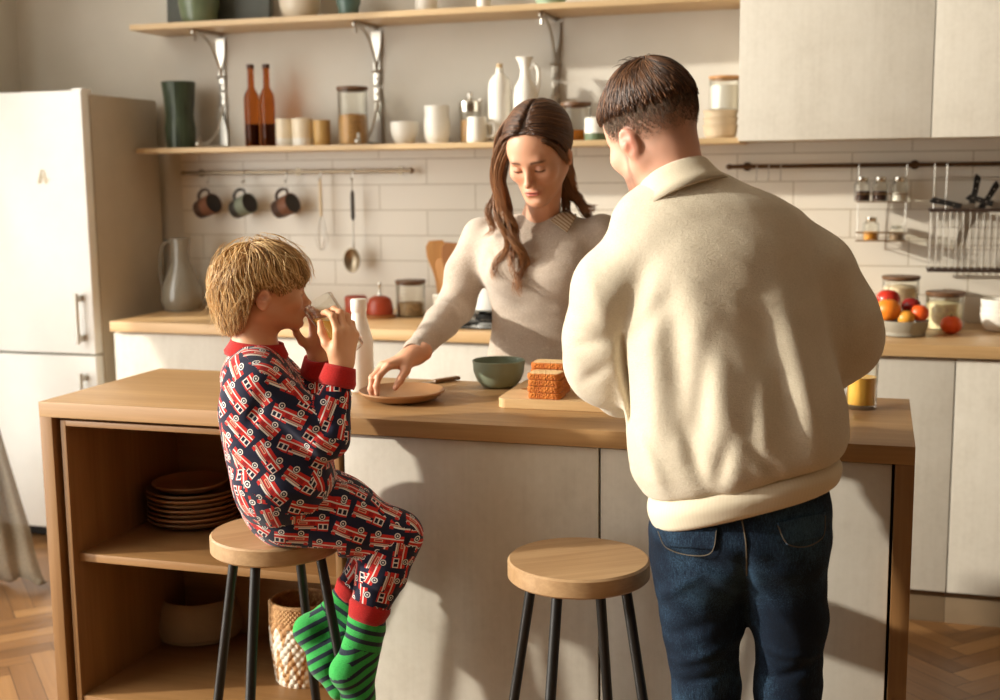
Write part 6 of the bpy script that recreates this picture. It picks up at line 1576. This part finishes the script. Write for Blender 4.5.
        allp = np.array(allp); hv, hq, hue, al = ribbon_tubes(allp, np.full(len(allp), .0011)*rr.uniform(.6, 1.4, len(allp)), .35)
        return polymesh(name, hv, hq, HM, ho, base, {'hue': hue, 'along': al})
    lock('front_lock', [[(503, 150, -1.55), (498, 172, -1.555), (503, 200, -1.56), (511, 228, -1.555), (516, 255, -1.545), (511, 282, -1.535)],
                        [(505, 150, -1.54), (501, 178, -1.55), (508, 210, -1.56), (517, 240, -1.555), (518, 270, -1.54), (521, 300, -1.54)],
                        [(502, 155, -1.54), (496, 180, -1.54), (499, 210, -1.55), (505, 236, -1.55), (500, 262, -1.54), (496, 284, -1.535)],
                        [(506, 158, -1.52), (502, 190, -1.53), (510, 224, -1.555), (520, 252, -1.55), (524, 276, -1.54), (514, 294, -1.535)],
                        [(504, 152, -1.53), (497, 176, -1.53), (494, 200, -1.52), (490, 222, -1.52), (487, 240, -1.52)]], 62, .012, .007, .013, 51)
    lock('back_lock', [[(563, 158, -1.50), (567, 178, -1.47), (574, 196, -1.44), (586, 206, -1.43), (597, 212, -1.42)],
                       [(560, 150, -1.49), (563, 176, -1.46), (566, 200, -1.43), (570, 220, -1.41), (572, 235, -1.38)],
                       [(562, 155, -1.48), (566, 180, -1.45), (576, 200, -1.42), (588, 214, -1.40), (592, 230, -1.37)],
                       [(558, 150, -1.47), (556, 180, -1.42), (554, 210, -1.36), (552, 240, -1.31), (550, 265, -1.28)]], 90, .014, .012, .006, 52)
    lock('parted_lock', [[(530, 134, -1.660), (516, 138, -1.655), (506, 150, -1.640), (500, 172, -1.60), (501, 198, -1.585), (507, 226, -1.57)],
                          [(530, 132, -1.655), (515, 136, -1.655), (504, 148, -1.640), (498, 170, -1.60), (498, 196, -1.575), (503, 222, -1.565)],
                          [(529, 122, -1.635), (512, 127, -1.63), (500, 143, -1.61), (495, 166, -1.58), (496, 192, -1.56), (501, 216, -1.555)],
                          [(528, 114, -1.61), (510, 119, -1.60), (498, 138, -1.575), (494, 162, -1.555), (495, 188, -1.545), (503, 212, -1.555)]], 75, .006, .010, .003, 53)
    lock('tucked_lock', [[(531, 140, -1.665), (546, 142, -1.668), (558, 149, -1.640), (565, 158, -1.585), (569, 170, -1.53), (574, 188, -1.46)],
                          [(531, 132, -1.655), (549, 134, -1.655), (562, 144, -1.615), (568, 157, -1.56), (571, 172, -1.51), (578, 194, -1.45)],
                          [(530, 122, -1.635), (550, 125, -1.63), (563, 138, -1.59), (569, 155, -1.54), (571, 172, -1.49), (577, 196, -1.44)]], 70, .006, .009, .002, 54)
    # -- sweater
    OAT = knit('oatmeal_knit', (200, 184, 168), (170, 152, 136), 480, .5, .25, fleck=.35)
    sw = S()
    sw.u(loft(secs([(214, 542, 30, .052, -1.438, 0), (222, 542, 46, .068, -1.432, 0), (232, 542, 60, .085, -1.428, 0), (246, 542, 66, .104, -1.42, 0), (268, 543, 65, .125, -1.405, 0), (292, 545, 58, .118, -1.395, 0), (318, 546, 55, .108, -1.38, 0), (340, 546, 57, .108, -1.365, 0), (365, 547, 62, .116, -1.35, 0), (398, 547, 65, .120, -1.34, 0), (408, 547, 62, .115, -1.34, 0)]), .012, 2.15))
    for s_ in (-1, 1): sw.u(ell(px(543+s_*26, 268, -1.405)+np.array([0, -.075, 0]), (.062, .050, .058)), .05)
    sw.u(chain([SR+np.array([.012, 0, -.006]), px(466, 272, -1.405), ER, ER+(WR-ER)*.35, WR-(WR-ER)*.06], [.056, .054, .050, .044, .0295], .02), .03)
    sw.u(chain([SL+np.array([-.012, 0, -.006]), px(618, 275, -1.43), EL, EL+(WL-EL)*.35, WL-(WL-EL)*.06], [.056, .054, .050, .044, .0295], .02), .03)
    def rg(u0, v0, u1, v1, w, h, y=-1.52): sw.disp(ridge(px(u0, v0, y), px(u1, v1, y), w, h, None))
    for q in [(470, 316, 432, 320, .010, .007), (474, 304, 444, 302, .009, -.006), (462, 328, 430, 330, .009, -.005), (448, 335, 420, 340, .007, .004), (440, 345, 416, 348, .006, .004), (488, 250, 474, 285, .012, -.008), (482, 240, 500, 262, .010, -.006),
              (495, 330, 560, 345, .010, .006), (500, 342, 560, 335, .010, -.006), (560, 320, 600, 335, .012, .006), (495, 352, 540, 360, .010, .007), (505, 320, 560, 312, .012, -.004), (520, 230, 560, 236, .01, .002), (588, 250, 600, 285, .012, -.007)]: rg(*q)
    sw.disp(lambda P: snoise(P, 32, 71)*F(.0018)+snoise(P, 80, 72)*F(.0007))
    V, Q = mesh_sdf(sw, np.array([x0-.55, -2.0, .74]), np.array([x0+.42, -1.15, 1.46]), .0036); V = smooth(V, Q, 1)
    so = polymesh('sweater', V, Q, OAT, root, base)
    # ribbed cuff bands
    for W_, E2 in ((WR, ER), (WL, EL)):
        d = _n(W_-E2); a_ = W_-d*.045; z = d; x = _n(np.cross(z, [.3, .5, .2])); y = np.cross(z, x); seg = 44; v = []
        for r, h in ((.0325, 0), (.0335, .012), (.0315, .03), (.0295, .042), (.0265, .042), (.029, 0)):
            for i in range(seg): an = 2*PI*i/seg; v.append(a_+z*h+(x*math.cos(an)+y*math.sin(an))*r)
        f = [(j*seg+i, j*seg+(i+1) % seg, ((j+1) % 6)*seg+(i+1) % seg, ((j+1) % 6)*seg+i) for j in range(6) for i in range(seg)]
        polymesh('cuff', np.array(v), np.array(f), OAT, so, base)
    # striped shirt collar over the neckline
    t = NT('striped_collar'); uv = t.N('ShaderNodeUVMap').outputs[0]; s = t.N('ShaderNodeSeparateXYZ', {0: uv})
    w_ = t.math('GREATER_THAN', t.math('SINE', t.math('MULTIPLY', s.outputs[0], 2*PI*7)), .3); t.set(Base_Color=t.mix(w_, lin((206, 188, 160)), lin((150, 116, 82))), Roughness=.9)
    both = S(); both.u(sw); both.u(body, .01)
    for poly in ([(551, 222), (565, 206), (577, 216), (567, 234)], [(517, 227), (510, 219), (502, 225), (509, 238)]):
        c = patch('shirt_collar', both, poly, .007, .003, t.m, root, base, 18)
    # -- trousers and shoes (behind the island)
    tr_ = S(); tr_.u(loft([(.98, x0, -1.34, .155, .112, 0), (.90, x0, -1.335, .165, .115, 0), (.80, x0, -1.33, .170, .11, 0), (.76, x0, -1.33, .168, .105, 0)], .03, 2.3))
    for s_ in (-1, 1): tr_.u(chain([(x0+s_*.085, -1.33, .78), (x0+s_*.095, -1.33, .47), (x0+s_*.10, -1.31, .10)], [.086, .066, .058], .03), .03)
    tr_.cut(lambda P: F(.075)-P[:, 2], .006)
    V, Q = mesh_sdf(tr_, np.array([x0-.24, -1.52, .05]), np.array([x0+.24, -1.16, 1.02]), .006); polymesh('trousers', V, Q, plain('dark_brown_trousers', (64, 52, 44), .9), root, base)
    for s_ in (-1, 1):
        sh = S(); sh.u(cone((x0+s_*.10, -1.29, .045), (x0+s_*.125, -1.45, .038), .040, .036)); sh.u(cone((x0+s_*.10, -1.31, .05), (x0+s_*.10, -1.31, .085), .040, .044), .03); sh.cut(lambda P: F(.003)-P[:, 2], .003)
        V, Q = mesh_sdf(sh, np.array([x0+s_*.11-.12, -1.58, -.01]), np.array([x0+s_*.11+.12, -1.2, .16]), .005); polymesh('shoe', V, Q, plain('tan_shoe', (130, 98, 70), .6), root, base)
make_woman()
WORLD, SUN, EXPOSURE = 4.4, 4.6, 0.08
SUNDIR = (2.3, 1.0, -.76)
# ------------------------------------------------------------------ light
w = bpy.data.worlds.new('world'); bpy.context.scene.world = w; w.use_nodes = True
bg = w.node_tree.nodes['Background']; bg.inputs[0].default_value = (1.0, .97, .89, 1); bg.inputs[1].default_value = WORLD
sun = bpy.data.lights.new('sun', 'SUN'); sun.energy = SUN; sun.angle = math.radians(1.8); sun.color = (1, .945, .82)
so = bpy.data.objects.new('sun', sun); C.objects.link(so)
d = Vector(SUNDIR).normalized(); so.rotation_euler = d.to_track_quat('-Z', 'Y').to_euler(); so.location = (-6, -5, 4)
pl = bpy.data.lights.new('window_daylight', 'AREA'); pl.shape = 'RECTANGLE'; pl.size = 4.4; pl.size_y = 2.6; pl.energy = 1
po = bpy.data.objects.new('window_daylight', pl); C.objects.link(po); po.location = (XL-.15, (WY0+WY1)/2, (WZ0+WZ1)/2)
po.rotation_euler = Vector((1, 0, 0)).to_track_quat('-Z', 'Z').to_euler(); pl.cycles.is_portal = True
vs = bpy.context.scene.view_settings; bpy.context.scene.display_settings.display_device = 'sRGB'
vs.view_transform = 'Standard'; vs.look = 'None'; vs.exposure = EXPOSURE; vs.gamma = 1; vs.use_curve_mapping = False
cy = bpy.context.scene.cycles; cy.max_bounces = 10; cy.diffuse_bounces = 5; cy.glossy_bounces = 4; cy.transmission_bounces = 10; cy.transparent_max_bounces = 12
cy.caustics_reflective = False; cy.caustics_refractive = False; cy.use_denoising = True; cy.sample_clamp_indirect = 6
